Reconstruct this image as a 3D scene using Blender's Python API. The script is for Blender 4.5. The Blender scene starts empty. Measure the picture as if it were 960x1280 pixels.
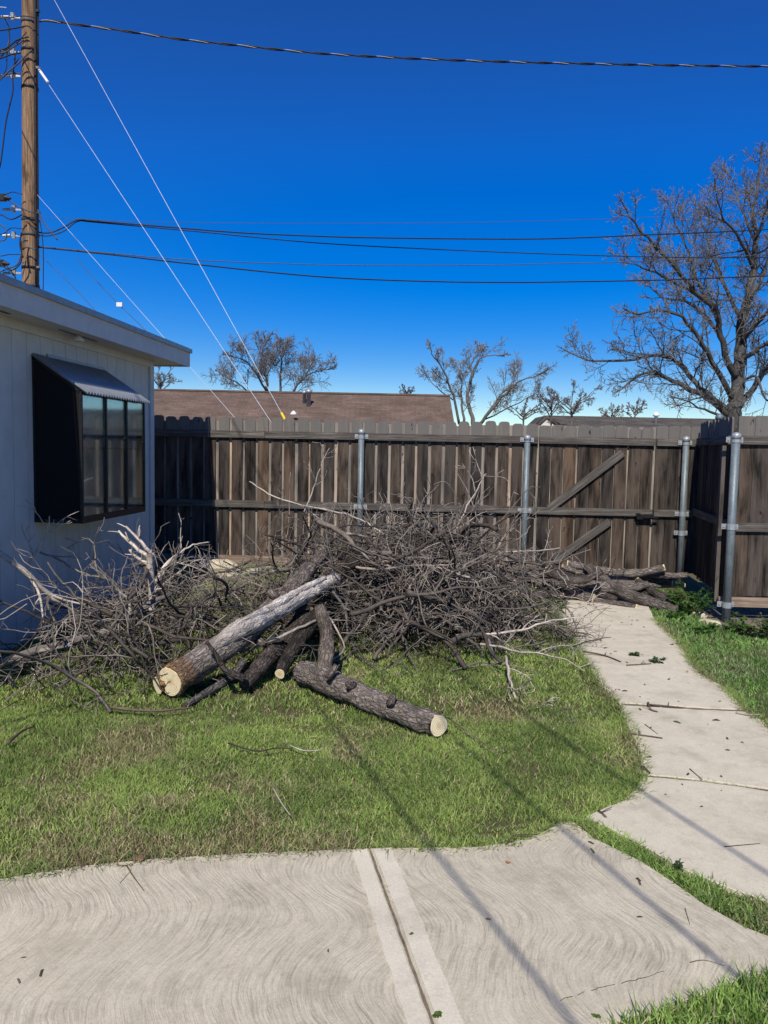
import bpy, math, random
import numpy as np
from mathutils import Matrix, Vector

C = bpy.data.collections.new('yard'); bpy.context.scene.collection.children.link(C)
SC = bpy.context.scene
R = random.Random(7)

# ------------------------------------------------------------------ camera
F = 960.0; H = 1.62
PITCH = math.atan(77/960.0); ROLL = 0.020
fw = Vector((0, math.cos(PITCH), -math.sin(PITCH)))
up0 = Vector((0, math.sin(PITCH), math.cos(PITCH))); rt0 = Vector((1, 0, 0))
rt = rt0*math.cos(ROLL) + up0*math.sin(ROLL); up = up0*math.cos(ROLL) - rt0*math.sin(ROLL)
cam = bpy.data.cameras.new('camera'); co = bpy.data.objects.new('camera', cam); C.objects.link(co)
M = Matrix((( rt.x, up.x, -fw.x, 0), (rt.y, up.y, -fw.y, 0), (rt.z, up.z, -fw.z, H), (0, 0, 0, 1)))
co.matrix_world = M
cam.sensor_fit = 'VERTICAL'; cam.sensor_height = 36; cam.lens = 27; cam.clip_start = 0.05; cam.clip_end = 3000
SC.camera = co

def ray(x, y):
    return fw + rt*((x-480)/F) - up*((y-640)/F)
def P(x, y, Y):                       # point of the place seen at photo pixel x,y at depth Y
    d = ray(x, y); t = Y/d.y
    return Vector((d.x*t, Y, H + d.z*t))
def G(x, y, z=0.0):                   # ground point seen at photo pixel
    d = ray(x, y); t = (z-H)/d.z
    return Vector((d.x*t, d.y*t, z))

# ------------------------------------------------------------------ world, sun
L = Vector((0.155, 1.0, -1.05)).normalized()
el = math.asin(-L.z); az = math.atan2(-L.x, -L.y)      # direction to the sun, azimuth from +Y
W = bpy.data.worlds.new('World'); SC.world = W; W.use_nodes = True
nt = W.node_tree; nt.nodes.clear()
sky = nt.nodes.new('ShaderNodeTexSky'); sky.sky_type = 'NISHITA'; sky.sun_disc = False
sky.sun_elevation = el; sky.sun_rotation = az
sky.altitude = 900; sky.air_density = 1.0; sky.dust_density = 0.0; sky.ozone_density = 3.0
hs = nt.nodes.new('ShaderNodeHueSaturation');  hs.inputs['Value'].default_value = .98; hs.inputs['Hue'].default_value = .521
bgn = nt.nodes.new('ShaderNodeBackground'); bgn.inputs[1].default_value = 0.118
ow = nt.nodes.new('ShaderNodeOutputWorld')
sc_ = nt.nodes.new('ShaderNodeSeparateColor'); nt.links.new(sky.outputs[0], sc_.inputs[0])
mr = nt.nodes.new('ShaderNodeMapRange'); mr.inputs[1].default_value = 3.2; mr.inputs[2].default_value = 9.0; mr.inputs[3].default_value = 1.38; mr.inputs[4].default_value = 1.74
mv = nt.nodes.new('ShaderNodeMapRange'); mv.inputs[1].default_value = 4.4; mv.inputs[2].default_value = 8.5; mv.inputs[3].default_value = 1.0; mv.inputs[4].default_value = .79
mu_ = nt.nodes.new('ShaderNodeMapRange'); mu_.inputs[1].default_value = 3.2; mu_.inputs[2].default_value = 4.3; mu_.inputs[3].default_value = 1.0; mu_.inputs[4].default_value = 1.14
mm_ = nt.nodes.new('ShaderNodeMath'); mm_.operation = 'MULTIPLY'
nt.links.new(sc_.outputs[2], mv.inputs[0]); nt.links.new(sc_.outputs[2], mu_.inputs[0]); nt.links.new(mv.outputs[0], mm_.inputs[0]); nt.links.new(mu_.outputs[0], mm_.inputs[1]); nt.links.new(mm_.outputs[0], hs.inputs['Value'])
nt.links.new(sc_.outputs[2], mr.inputs[0]); nt.links.new(mr.outputs[0], hs.inputs['Saturation'])
nt.links.new(sky.outputs[0], hs.inputs['Color']); nt.links.new(hs.outputs[0], bgn.inputs[0]); nt.links.new(bgn.outputs[0], ow.inputs[0])
sl = bpy.data.lights.new('sun', 'SUN'); sl.energy = 5.0; sl.angle = math.radians(0.5); sl.color = (1.0, 0.935, 0.82)
so = bpy.data.objects.new('sun', sl); C.objects.link(so)
so.rotation_euler = L.to_track_quat('-Z', 'Y').to_euler()
vs = SC.view_settings; vs.view_transform = 'Standard'; vs.look = 'None'; vs.exposure = 0.0; vs.gamma = 1.0
SC.render.resolution_x = 768; SC.render.resolution_y = 1024
SC.cycles.max_bounces = 6; SC.cycles.transparent_max_bounces = 12

# ------------------------------------------------------------------ helpers
def tag(o, label=None, cat=None, group=None, kind=None):
    if label: o['label'] = label
    if cat: o['category'] = cat
    if group: o['group'] = group
    if kind: o['kind'] = kind
    return o
def empty(name, loc=(0, 0, 0), rz=0, **k):
    o = bpy.data.objects.new(name, None); C.objects.link(o); o.location = loc; o.rotation_euler = (0, 0, rz)
    o.empty_display_size = 0.2
    return tag(o, **k)
def link(name, me, parent=None, loc=None, rot=None, scale=None, **k):
    o = bpy.data.objects.new(name, me); C.objects.link(o)
    if parent: o.parent = parent
    if loc is not None: o.location = loc
    if rot is not None: o.rotation_euler = rot
    if scale is not None: o.scale = scale
    return tag(o, **k)

class Geo:
    def __init__(s): s.v = []; s.f = []; s.n = 0; s.c = []; s.b = []; s.hb = False
    def add(s, vs, fs, col=None, bk=None):
        vs = np.asarray(vs, float).reshape(-1, 3)
        s.v.append(vs); n = s.n
        s.f.extend([tuple(i+n for i in f) for f in fs]); s.n += len(vs)
        if col is None: col = (1, 1, 1)
        s.c.append(np.broadcast_to(np.asarray(col, float), (len(vs), 3)))
        s.b.append(vs if bk is None else bk)
        return s
    def box(s, lo, hi, mat=None, col=None):
        x0, y0, z0 = lo; x1, y1, z1 = hi
        v = [(x0, y0, z0), (x1, y0, z0), (x1, y1, z0), (x0, y1, z0), (x0, y0, z1), (x1, y0, z1), (x1, y1, z1), (x0, y1, z1)]
        if mat is not None: v = [tuple(mat @ Vector(p)) for p in v]
        return s.add(v, [(0, 3, 2, 1), (4, 5, 6, 7), (0, 1, 5, 4), (1, 2, 6, 5), (2, 3, 7, 6), (3, 0, 4, 7)], col)
    def bar(s, a, b, w, h, upv=(0, 0, 1), col=None):     # box from a to b, width w across, height h along up
        a = Vector(a); b = Vector(b); d = b-a; l = d.length; d.normalize()
        u = Vector(upv); sdv = d.cross(u).normalized(); u = sdv.cross(d).normalized()
        m = Matrix(((d.x, sdv.x, u.x, a.x), (d.y, sdv.y, u.y, a.y), (d.z, sdv.z, u.z, a.z), (0, 0, 0, 1)))
        return s.box((0, -w/2, -h/2), (l, w/2, h/2), m, col)
    def prism(s, poly, z0, z1, mat=None, col=None):      # poly in xy, extruded z0..z1
        n = len(poly)
        v = [(p[0], p[1], z0) for p in poly] + [(p[0], p[1], z1) for p in poly]
        if mat is not None: v = [tuple(mat @ Vector(p)) for p in v]
        f = [tuple(reversed(range(n))), tuple(range(n, 2*n))] + [(i, (i+1) % n, n+(i+1) % n, n+i) for i in range(n)]
        return s.add(v, f, col)
    def tube(s, pts, rad, k=6, caps=True, col=None, rough=0.0, rg=None):
        p = np.asarray(pts, float); n = len(p)
        r = np.broadcast_to(np.asarray(rad, float), (n,))
        t = np.gradient(p, axis=0); t /= np.linalg.norm(t, axis=1)[:, None]+1e-12
        ref = np.array([0, 0, 1.0]) if abs(t[0][2]) < .9 else np.array([1.0, 0, 0])
        u = np.cross(t[0], ref); u /= np.linalg.norm(u)
        U = np.empty((n, 3)); U[0] = u
        for i in range(1, n):
            u = u - t[i]*np.dot(u, t[i]); u /= np.linalg.norm(u)+1e-12; U[i] = u
        V = np.cross(t, U)
        a = np.arange(k)*2*math.pi/k
        rr = r[:, None]*np.ones((1, k))
        if rough: rr = rr*(1+rough*(rg.random((n, k))-.5)*2)
        vv = p[:, None, :] + rr[:, :, None]*(np.cos(a)[None, :, None]*U[:, None, :] + np.sin(a)[None, :, None]*V[:, None, :])
        fs = [(i*k+j, i*k+(j+1) % k, (i+1)*k+(j+1) % k, (i+1)*k+j) for i in range(n-1) for j in range(k)]
        if caps: fs += [tuple(reversed(range(k))), tuple(range((n-1)*k, n*k))]
        if col is not None and np.ndim(col) == 2: col = np.repeat(np.asarray(col), k, axis=0)
        ln = np.concatenate([[0], np.cumsum(np.linalg.norm(np.diff(p, axis=0), axis=1))])
        bk = np.stack([rr*np.cos(a)[None, :], rr*np.sin(a)[None, :], np.repeat(ln[:, None], k, 1)+s.n*.013], -1).reshape(-1, 3)
        s.hb = True
        return s.add(vv.reshape(-1, 3), fs, col, bk)
    def mesh(s, name, mat, smooth=False, color=False):
        me = bpy.data.meshes.new(name)
        v = np.concatenate(s.v)
        me.from_pydata(v.tolist() if len(v) < 1 else [tuple(q) for q in v.tolist()], [], s.f)
        me.materials.append(mat)
        if smooth: me.polygons.foreach_set('use_smooth', [True]*len(me.polygons))
        if color:
            c = np.ones((len(v), 4)); c[:, :3] = np.concatenate(s.c)
            a = me.color_attributes.new('Col', 'FLOAT_COLOR', 'POINT'); a.data.foreach_set('color', c.ravel())
        if s.hb and color:
            a = me.attributes.new('Bk', 'FLOAT_VECTOR', 'POINT'); a.data.foreach_set('vector', np.concatenate(s.b).astype(np.float32).ravel())
        me.update()
        return me
    def build(s, name, mat, parent=None, smooth=False, color=False, loc=None, **k):
        return link(name, s.mesh(name, mat, smooth, color), parent, loc, **k)

def bulk(name, V, FI, loops, col, mat, smooth=False):    # big mesh from numpy: FI flat indices, loops = face sizes
    me = bpy.data.meshes.new(name)
    me.vertices.add(len(V)); me.vertices.foreach_set('co', V.astype(np.float32).ravel())
    me.loops.add(len(FI)); me.loops.foreach_set('vertex_index', FI.astype(np.int32))
    st = np.concatenate([[0], np.cumsum(loops)[:-1]]).astype(np.int32)
    me.polygons.add(len(loops)); me.polygons.foreach_set('loop_start', st); me.polygons.foreach_set('loop_total', loops.astype(np.int32))
    if col is not None:
        a = me.color_attributes.new('Col', 'FLOAT_COLOR', 'POINT'); c = np.ones((len(V), 4)); c[:, :3] = col
        a.data.foreach_set('color', c.ravel())
    me.materials.append(mat); me.update(calc_edges=True); me.validate()
    if smooth: me.polygons.foreach_set('use_smooth', [True]*len(me.polygons))
    return me

def vnoise(x, y, seed=0):                                # 2d value noise, numpy
    xi = np.floor(x).astype(np.int64); yi = np.floor(y).astype(np.int64); fx = x-xi; fy = y-yi
    fx = fx*fx*(3-2*fx); fy = fy*fy*(3-2*fy)
    def h(a, b):
        n = (a*374761393 + b*668265263 + seed*1442695041) & 0xffffffff
        n = ((n ^ (n >> 13))*1274126177) & 0xffffffff
        return ((n ^ (n >> 16)) & 0xffff)/65535.0
    return (h(xi, yi)*(1-fx)+h(xi+1, yi)*fx)*(1-fy) + (h(xi, yi+1)*(1-fx)+h(xi+1, yi+1)*fx)*fy

# ------------------------------------------------------------------ materials
class Mt:
    def __init__(s, name, rough=.8, spec=.3, metal=0):
        s.m = bpy.data.materials.new(name); s.m.use_nodes = True; s.t = s.m.node_tree
        s.b = s.t.nodes['Principled BSDF']; s.b.inputs['Roughness'].default_value = rough
        s.b.inputs['Specular IOR Level'].default_value = spec; s.b.inputs['Metallic'].default_value = metal
        s._v = None
    def n(s, typ, **k):
        q = s.t.nodes.new(typ)
        for a, b in k.items(): setattr(q, a, b)
        return q
    def l(s, a, b): s.t.links.new(a, b)
    def coords(s, scale=(1, 1, 1), rand=False, world=False, bk=False):
        tc = s.n('ShaderNodeTexCoord'); mp = s.n('ShaderNodeMapping'); mp.inputs['Scale'].default_value = scale
        if world:
            g = s.n('ShaderNodeNewGeometry'); src = g.outputs['Position']
        elif bk: q_ = s.n('ShaderNodeAttribute'); q_.attribute_name = 'Bk'; src = q_.outputs['Vector']
        else: src = tc.outputs['Object']
        if rand:
            oi = s.n('ShaderNodeObjectInfo'); mu = s.n('ShaderNodeVectorMath', operation='SCALE'); mu.inputs[0].default_value = (37, 53, 71)
            s.l(oi.outputs['Random'], mu.inputs['Scale']); ad = s.n('ShaderNodeVectorMath', operation='ADD')
            s.l(src, ad.inputs[0]); s.l(mu.outputs[0], ad.inputs[1]); src = ad.outputs[0]
        s.l(src, mp.inputs['Vector']); return mp.outputs[0]
    def noise(s, vec, scale, detail=4, rough=.6, dist=0):
        q = s.n('ShaderNodeTexNoise'); q.inputs['Scale'].default_value = scale; q.inputs['Detail'].default_value = detail
        q.inputs['Roughness'].default_value = rough; q.inputs['Distortion'].default_value = dist; s.l(vec, q.inputs['Vector']); return q.outputs['Fac']
    def ramp(s, fac, stops):
        q = s.n('ShaderNodeValToRGB'); e = q.color_ramp.elements
        while len(e) < len(stops): e.new(.5)
        for i, (p, c) in enumerate(stops):
            e[i].position = p; e[i].color = (c[0], c[1], c[2], 1) if not isinstance(c, (int, float)) else (c, c, c, 1)
        s.l(fac, q.inputs[0]); return q.outputs[0]
    def mix(s, a, b, fac, mode='MIX'):
        q = s.n('ShaderNodeMix', data_type='RGBA', blend_type=mode)
        for v, i in ((fac, 0), (a, 6), (b, 7)):
            if isinstance(v, (int, float)): q.inputs[i].default_value = v if i == 0 else (v, v, v, 1)
            elif isinstance(v, tuple): q.inputs[i].default_value = (*v, 1)
            else: s.l(v, q.inputs[i])
        return q.outputs[2]
    def math(s, op, a, b=0.0):
        q = s.n('ShaderNodeMath', operation=op)
        for v, i in ((a, 0), (b, 1)):
            if isinstance(v, (int, float)): q.inputs[i].default_value = v
            else: s.l(v, q.inputs[i])
        return q.outputs[0]
    def rand(s): return s.n('ShaderNodeObjectInfo').outputs['Random']
    def attr(s): q = s.n('ShaderNodeAttribute'); q.attribute_name = 'Col'; return q.outputs['Color']
    def color(s, c):
        if isinstance(c, tuple): s.b.inputs['Base Color'].default_value = (*c, 1)
        else: s.l(c, s.b.inputs['Base Color'])
        return s
    def bump(s, h, strength=.4, dist=.01):
        q = s.n('ShaderNodeBump'); q.inputs['Strength'].default_value = strength; q.inputs['Distance'].default_value = dist
        s.l(h, q.inputs['Height']); s.l(q.outputs[0], s.b.inputs['Normal']); return s

def noisy(name, a, b, scale=8, rough=.8, bump=.3, dist=.005, stretch=(1, 1, 1), rand=True, spec=.25, metal=0, detail=5):
    m = Mt(name, rough, spec, metal); v = m.coords(stretch, rand)
    n = m.noise(v, scale, detail)
    m.color(m.ramp(n, [(.3, a), (.7, b)]))
    if bump: m.bump(n, bump, dist)
    return m.m

def fence_wood(name, dark, mid, light, seed_tint=True):
    m = Mt(name, .9, .12)
    v = m.coords((1, 1, .035), True)
    g = m.noise(v, 60, 7, .75, .15)                # fine grain
    v2 = m.coords((1, 1, .16), True)
    st = m.noise(v2, 11, 5, .6, .5)                 # stain streaks
    c = m.ramp(g, [(.3, dark), (.52, mid), (.75, light)])
    c2 = m.ramp(st, [(.36, tuple(x*.5 for x in dark)), (.6, (light[0]*1.1, light[1]*1.0, light[2]*.93))])
    c = m.mix(c, c2, .5)
    r = m.rand()
    t = m.ramp(r, [(0, (.50, .51, .54)), (.3, (.95, .95, .95)), (.6, (1.15, 1.04, .95)), (.8, (.68, .70, .73)), (1, (1.55, 1.25, 1.02))])
    c = m.mix(c, t, 1.0, 'MULTIPLY')
    sz = m.n('ShaderNodeSeparateXYZ'); m.l(m.coords((1, 1, 1)), sz.inputs[0])
    c = m.mix(c, m.mix(c, (.20, .188, .172), .66), m.ramp(m.math('MULTIPLY', sz.outputs[2], .5), [(.87, 0), (.925, 1)]))   # sun-bleached tops
    k = m.noise(m.coords((1, 1, .5), True), 13, 2)
    c = m.mix(c, (.015, .012, .010), m.ramp(k, [(.68, 0), (.74, .8)]))
    m.color(c); m.bump(g, .7, .006); return m.m

M_board = fence_wood('fence_board_wood', (.009, .008, .0075), (.034, .030, .027), (.135, .120, .107))
M_pale = fence_wood('pale_fence_wood', (.12, .112, .10), (.27, .252, .228), (.44, .415, .375))
M_rail = fence_wood('rail_wood', (.060, .054, .048), (.12, .108, .096), (.25, .23, .205))
M_gatebrace = fence_wood('brace_wood', (.05, .045, .042), (.105, .098, .092), (.21, .20, .188))

def galv():
    m = Mt('galvanised_steel', .6, .4, .25); v = m.coords((1, 1, .5), True)
    n = m.noise(v, 22, 4); w = m.noise(v, 90, 3)
    m.color(m.mix(m.ramp(n, [(.3, (.095, .125, .14)), (.7, (.19, .23, .25))]), m.ramp(w, [(.3, (.11, .14, .155)), (.75, (.26, .30, .31))]), .4))
    m.l(m.ramp(n, [(.3, .42), (.7, .62)]), m.b.inputs['Roughness']); m.bump(w, .08, .002); return m.m
M_galv = galv()
M_bright = noisy('bright_galvanised', (.28, .31, .33), (.48, .50, .51), 30, .45, .05, .001, metal=.4)

def concrete(name, ripple, base=(.52, .468, .36), hi=(.70, .638, .495), band=False):
    m = Mt(name, .92, .15); v = m.coords((1, 1, 1), False, True)
    big = m.noise(v, 1.3, 4, .65); med = m.noise(v, 7, 6, .7); fine = m.noise(v, 130, 4, .75)
    c = m.mix(m.ramp(big, [(.3, base), (.7, hi)]), m.ramp(med, [(.3, base), (.72, hi)]), .55)
    c = m.mix(c, m.ramp(fine, [(.25, .72), (.6, 1.0), (.8, 1.08)]), .8, 'MULTIPLY')
    c = m.mix(c, (.27, .235, .17), m.ramp(m.noise(v, 3.1, 6, .75), [(.50, 0), (.74, .55)]))
    c = m.mix(c, (.33, .27, .19), m.ramp(m.noise(v, 17, 5, .8), [(.58, 0), (.72, .5)]))
    sp = m.n('ShaderNodeTexVoronoi'); sp.inputs['Scale'].default_value = 55; m.l(v, sp.inputs['Vector'])
    c = m.mix(c, (.20, .17, .14), m.ramp(sp.outputs['Distance'], [(.05, .4), (.12, 0)]))
    h = fine
    if ripple:
        s = m.n('ShaderNodeSeparateXYZ'); m.l(v, s.inputs[0])
        nx = m.noise(v, 1.3, 1); ny = m.noise(v, 3.5, 2)
        sw = m.math('SINE', m.math('ADD', m.math('MULTIPLY', s.outputs[1], 8.6), m.math('MULTIPLY', nx, 4.0)))
        x = m.math('ADD', s.outputs[0], m.math('MULTIPLY', sw, .075))
        x = m.math('ADD', x, m.math('MULTIPLY', ny, .06))
        x = m.math('ADD', x, m.math('MULTIPLY', s.outputs[1], .12))
        cmb = m.n('ShaderNodeCombineXYZ'); m.l(x, cmb.inputs[0]); m.l(m.math('MULTIPLY', s.outputs[1], .07), cmb.inputs[1])
        w1 = m.noise(cmb.outputs[0], 120, 3, .65); w2 = m.noise(cmb.outputs[0], 40, 2, .6)
        wv = m.math('ADD', m.math('MULTIPLY', w1, .68), m.math('MULTIPLY', w2, .36))
        patch = m.ramp(m.noise(v, 2.3, 2), [(.3, .25), (.6, 1)])
        c = m.mix(c, m.mix(1.0, m.ramp(wv, [(.40, .66), (.52, .98), (.64, 1.12)]), patch), .85, 'MULTIPLY')
        h = m.math('ADD', m.math('MULTIPLY', fine, .5), m.math('MULTIPLY', wv, 2.6))
        c = m.mix(c, (.93, .925, .91), 1.0, 'MULTIPLY'); m.color(c); m.bump(h, .55, .005)
    else:
        m.color(c); m.bump(m.math('ADD', h, m.math('MULTIPLY', med, 1.2)), .35, .004)
    return m.m
M_concR = concrete('swirled_concrete', True)
M_conc = concrete('plain_concrete', False)
M_band = concrete('trowelled_concrete', False, (.60, .55, .43), (.74, .68, .54))

def soilm():
    m = Mt('lawn_soil', .95, .1); v = m.coords((1, 1, 1), False, True)
    a = m.noise(v, 3, 6, .7); b = m.noise(v, 60, 5, .75)
    c = m.mix(m.ramp(a, [(.35, (.10, .115, .045)), (.65, (.19, .15, .09))]), m.ramp(b, [(.3, (.05, .05, .022)), (.7, (.16, .15, .07))]), .5)
    m.color(c); m.bump(b, .9, .02); return m.m
M_soil = soilm()
M_dirt = noisy('dry_dirt', (.11, .085, .06), (.25, .20, .15), 18, .95, .8, .02, rand=False)
def colmat(name, rough=.7, var=.35, spec=.25, bump=0, bscale=60, dist=.004, transl=0, stretch=(1, 1, 1)):
    m = Mt(name, rough, spec); v = m.coords(stretch, True); n = m.noise(v, bscale, 4, .7)
    m.color(m.mix(m.attr(), m.ramp(n, [(.28, 1-var), (.72, 1+var)]), 1.0, 'MULTIPLY'))
    if bump: m.bump(n, bump, dist)
    if transl:
        tr = m.n('ShaderNodeBsdfTranslucent'); m.l(m.attr(), tr.inputs[0]); mx = m.n('ShaderNodeMixShader'); mx.inputs[0].default_value = transl
        out = m.t.nodes['Material Output']; m.l(m.b.outputs[0], mx.inputs[1]); m.l(tr.outputs[0], mx.inputs[2]); m.l(mx.outputs[0], out.inputs[0])
    return m.m
M_grass = colmat('grass_blades', .6, .12, .3, transl=.28)
M_leaf = colmat('weed_leaves', .5, .15, .35, transl=.25)
def barkm(name, bump=1.0, var=.5, crackw=.8):
    m = Mt(name, .92, .1); v = m.coords((1, 1, .30), True, bk=True); v1 = m.coords((1, 1, .6), True, bk=True)
    nz = m.n('ShaderNodeTexNoise'); nz.inputs['Scale'].default_value = 22; nz.inputs['Detail'].default_value = 4; m.l(v1, nz.inputs['Vector'])
    ad = m.n('ShaderNodeVectorMath', operation='MULTIPLY_ADD'); m.l(nz.outputs['Color'], ad.inputs[0]); ad.inputs[1].default_value = (.05, .05, .05); m.l(v, ad.inputs[2])
    vo = m.n('ShaderNodeTexVoronoi', feature='DISTANCE_TO_EDGE'); vo.inputs['Scale'].default_value = 42; m.l(ad.outputs[0], vo.inputs['Vector'])
    n = m.noise(v1, 85, 5, .75); big = m.noise(v1, 10, 4, .65); st = m.noise(m.coords((1, 1, .12), True, bk=True), 60, 4, .7)
    crack = m.ramp(vo.outputs['Distance'], [(.0, .38), (.22, 1.0)])
    c = m.mix(m.attr(), m.ramp(n, [(.28, 1-var), (.72, 1+var)]), 1.0, 'MULTIPLY')
    c = m.mix(c, m.ramp(st, [(.35, .6), (.7, 1.35)]), .8, 'MULTIPLY')
    c = m.mix(c, crack, crackw, 'MULTIPLY'); c = m.mix(c, m.ramp(big, [(.32, .6), (.68, 1.45)]), 1.0, 'MULTIPLY')
    m.color(c); m.bump(m.math('ADD', m.math('ADD', m.math('MULTIPLY', crack, 1.2), n), m.math('MULTIPLY', st, .8)), bump, .012); return m.m
M_bark = barkm('rough_bark')
M_strip = barkm('bare_stripped_wood', .7, .35, .15)
def twigm():
    m = Mt('twig_bark', .8, .2); v = m.coords((1, 1, .35), True, bk=True); n = m.noise(v, 55, 4, .7); b = m.noise(v, 6, 3)
    c = m.mix(m.attr(), m.ramp(n, [(.28, .55), (.72, 1.45)]), 1.0, 'MULTIPLY')
    c = m.mix(c, m.ramp(m.rand(), [(0, (.38, .36, .35)), (.35, (.8, .78, .76)), (.7, (1.45, 1.38, 1.30)), (1, (.75, .68, .62))]), 1.0, 'MULTIPLY')
    c = m.mix(c, m.ramp(b, [(.3, .7), (.7, 1.25)]), 1.0, 'MULTIPLY')
    m.color(c); m.bump(n, .6, .004); return m.m
M_twig = twigm()
M_cut = None
def cutm():
    m = Mt('fresh_cut_wood', .75, .2); v = m.coords((1, 1, 1), True)
    g = m.n('ShaderNodeVectorMath', operation='LENGTH'); tc = m.n('ShaderNodeTexCoord'); m.l(tc.outputs['Object'], g.inputs[0])
    ring = m.math('SINE', m.math('ADD', m.math('MULTIPLY', g.outputs['Value'], 520), m.math('MULTIPLY', m.noise(v, 12, 2), 8)))
    c = m.mix((.66, .54, .34), (.86, .77, .54), m.ramp(ring, [(0, 0), (.6, 1)]))
    c = m.mix((.50, .34, .17), c, m.ramp(m.math('ADD', g.outputs['Value'], m.math('MULTIPLY', m.noise(v, 30, 3), .03)), [(.018, .2), (.045, 1)])); c = m.mix(c, (.50, .33, .15), m.ramp(m.noise(v, 16, 4), [(.52, 0), (.72, .7)]))
    m.color(c); m.bump(m.noise(v, 120, 3), .4, .002); return m.m
M_cut = cutm()
M_siding = noisy('painted_siding', (.58, .565, .51), (.68, .66, .60), 5, .75, .12, .003)
M_trim = noisy('painted_trim', (.58, .57, .53), (.67, .66, .61), 9, .6, .06, .002)
M_black = noisy('black_frame', (.010, .010, .012), (.020, .020, .022), 30, .4, 0)
M_dark = noisy('dark_room', (.012, .012, .014), (.02, .02, .022), 4, .9, 0)
M_awning = noisy('pale_corrugated_metal', (.27, .29, .30), (.36, .38, .39), 12, .4, .05, .002, metal=.25)
M_screen = noisy('black_insect_screen', (.006, .006, .007), (.012, .012, .013), 200, .9, 0)
def glassm():
    m = Mt('window_glass'); t = m.t; gl = m.n('ShaderNodeBsdfGlossy'); gl.inputs['Roughness'].default_value = .05; gl.inputs['Color'].default_value = (.85, .95, 1, 1)
    tr = m.n('ShaderNodeBsdfTransparent'); tr.inputs[0].default_value = (.75, .82, .85, 1)
    lw = m.n('ShaderNodeLayerWeight'); lw.inputs['Blend'].default_value = .35; mx = m.n('ShaderNodeMixShader')
    m.l(m.ramp(lw.outputs['Fresnel'], [(0, .12), (1, .75)]), mx.inputs[0]); m.l(tr.outputs[0], mx.inputs[1]); m.l(gl.outputs[0], mx.inputs[2])
    m.l(mx.outputs[0], t.nodes['Material Output'].inputs[0]); return m.m
M_glass = glassm()
def shingle(name, a, b):
    m = Mt(name, .95, .1); v = m.coords((1, 1, 1), True)
    br = m.n('ShaderNodeTexBrick'); br.inputs['Scale'].default_value = 1; br.inputs['Brick Width'].default_value = .32; br.inputs['Row Height'].default_value = .14
    br.inputs['Mortar Size'].default_value = .006; br.inputs['Color1'].default_value = (*a, 1); br.inputs['Color2'].default_value = (*b, 1); br.inputs['Mortar'].default_value = (a[0]*.75, a[1]*.75, a[2]*.75, 1)
    m.l(v, br.inputs['Vector']); c = m.mix(br.outputs['Color'], m.ramp(m.noise(v, 1.2, 4), [(.3, .75), (.7, 1.25)]), 1.0, 'MULTIPLY')
    c = m.mix(c, m.ramp(m.noise(v, 40, 2), [(.3, .7), (.7, 1.3)]), 1.0, 'MULTIPLY')
    m.color(c); return m.m
M_shbrown = shingle('brown_shingles', (.120, .084, .068), (.160, .113, .092))
M_shgrey = shingle('grey_shingles', (.075, .066, .055), (.12, .108, .092))
def polem():
    m = Mt('weathered_pole_wood', .85, .15); v = m.coords((1, 1, .05), False); g = m.noise(v, 38, 6, .7, .3); k = m.noise(m.coords((1, 1, .4), False), 5, 3)
    c = m.ramp(g, [(.3, (.085, .050, .028)), (.5, (.25, .155, .092)), (.72, (.44, .31, .20))]); c = m.mix(c, (.06, .035, .02), m.ramp(k, [(.56, 0), (.7, .75)]))
    m.color(c); m.bump(g, .9, .02); return m.m
M_pole = polem()
M_cable = noisy('black_cable', (.012, .012, .014), (.03, .03, .033), 30, .5, 0)
M_wire = noisy('grey_strand', (.42, .46, .50), (.62, .66, .70), 30, .5, 0, metal=.1)
M_wiredark = noisy('dark_line_wire', (.05, .055, .065), (.10, .105, .12), 30, .5, 0)
M_yellow = noisy('yellow_plastic', (.75, .55, .02), (.85, .65, .04), 20, .5, 0)
M_white = noisy('white_plastic', (.7, .7, .7), (.8, .8, .8), 20, .5, 0)
M_rock = noisy('pale_limestone', (.42, .35, .24), (.66, .58, .43), 9, .9, .6, .02)
M_stone2 = noisy('grey_pebble', (.30, .27, .22), (.52, .47, .40), 14, .9, .4, .01)
M_tree = None
def treem():
    m = Mt('tree_bark', .9, .15); v = m.coords((1, 1, .3), False, bk=True); n = m.noise(v, 9, 5, .7)
    m.color(m.mix(m.attr(), m.ramp(n, [(.3, .6), (.7, 1.4)]), 1.0, 'MULTIPLY')); m.bump(n, .8, .03); return m.m
M_tree = treem()

# ------------------------------------------------------------------ ground
def sstep(a, b, x): t = np.clip((x-a)/(b-a), 0, 1); return t*t*(3-2*t)
def gh(x, y):
    x = np.asarray(x, float); y = np.asarray(y, float)
    h = .14*sstep(8.3, 9.5, y)*(1-sstep(.2, 1.4, x))
    h = h - .10*sstep(2.9, 3.6, x)*sstep(6.2, 7.6, y)*(1-sstep(8.6, 9.6, y))
    h = h + .025*(vnoise(x*1.1, y*1.1, 3)-.5)*sstep(3.4, 4.2, y)*(1-sstep(1.2, 1.8, x))
    return h
nx, ny = 150, 150
xs = np.linspace(-7, 8, nx); ys = np.linspace(-2.5, 12.5, ny)
X, Y = np.meshgrid(xs, ys)
Z = gh(X, Y)-.018
ed = np.minimum.reduce([X+7, 8-X, Y+2.5, 12.5-Y]); Z = np.where(ed < .2, -.10, Z)
V = np.stack([X, Y, Z], -1).reshape(-1, 3)
i = np.arange(nx-1)[None, :]+nx*np.arange(ny-1)[:, None]; i = i.ravel()
FI = np.stack([i, i+1, i+nx+1, i+nx], 1).ravel()
link('lawn', bulk('lawn', V, FI, np.full(len(i), 4), None, M_soil, True), kind='structure')
g = Geo(); S = 1500
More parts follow.
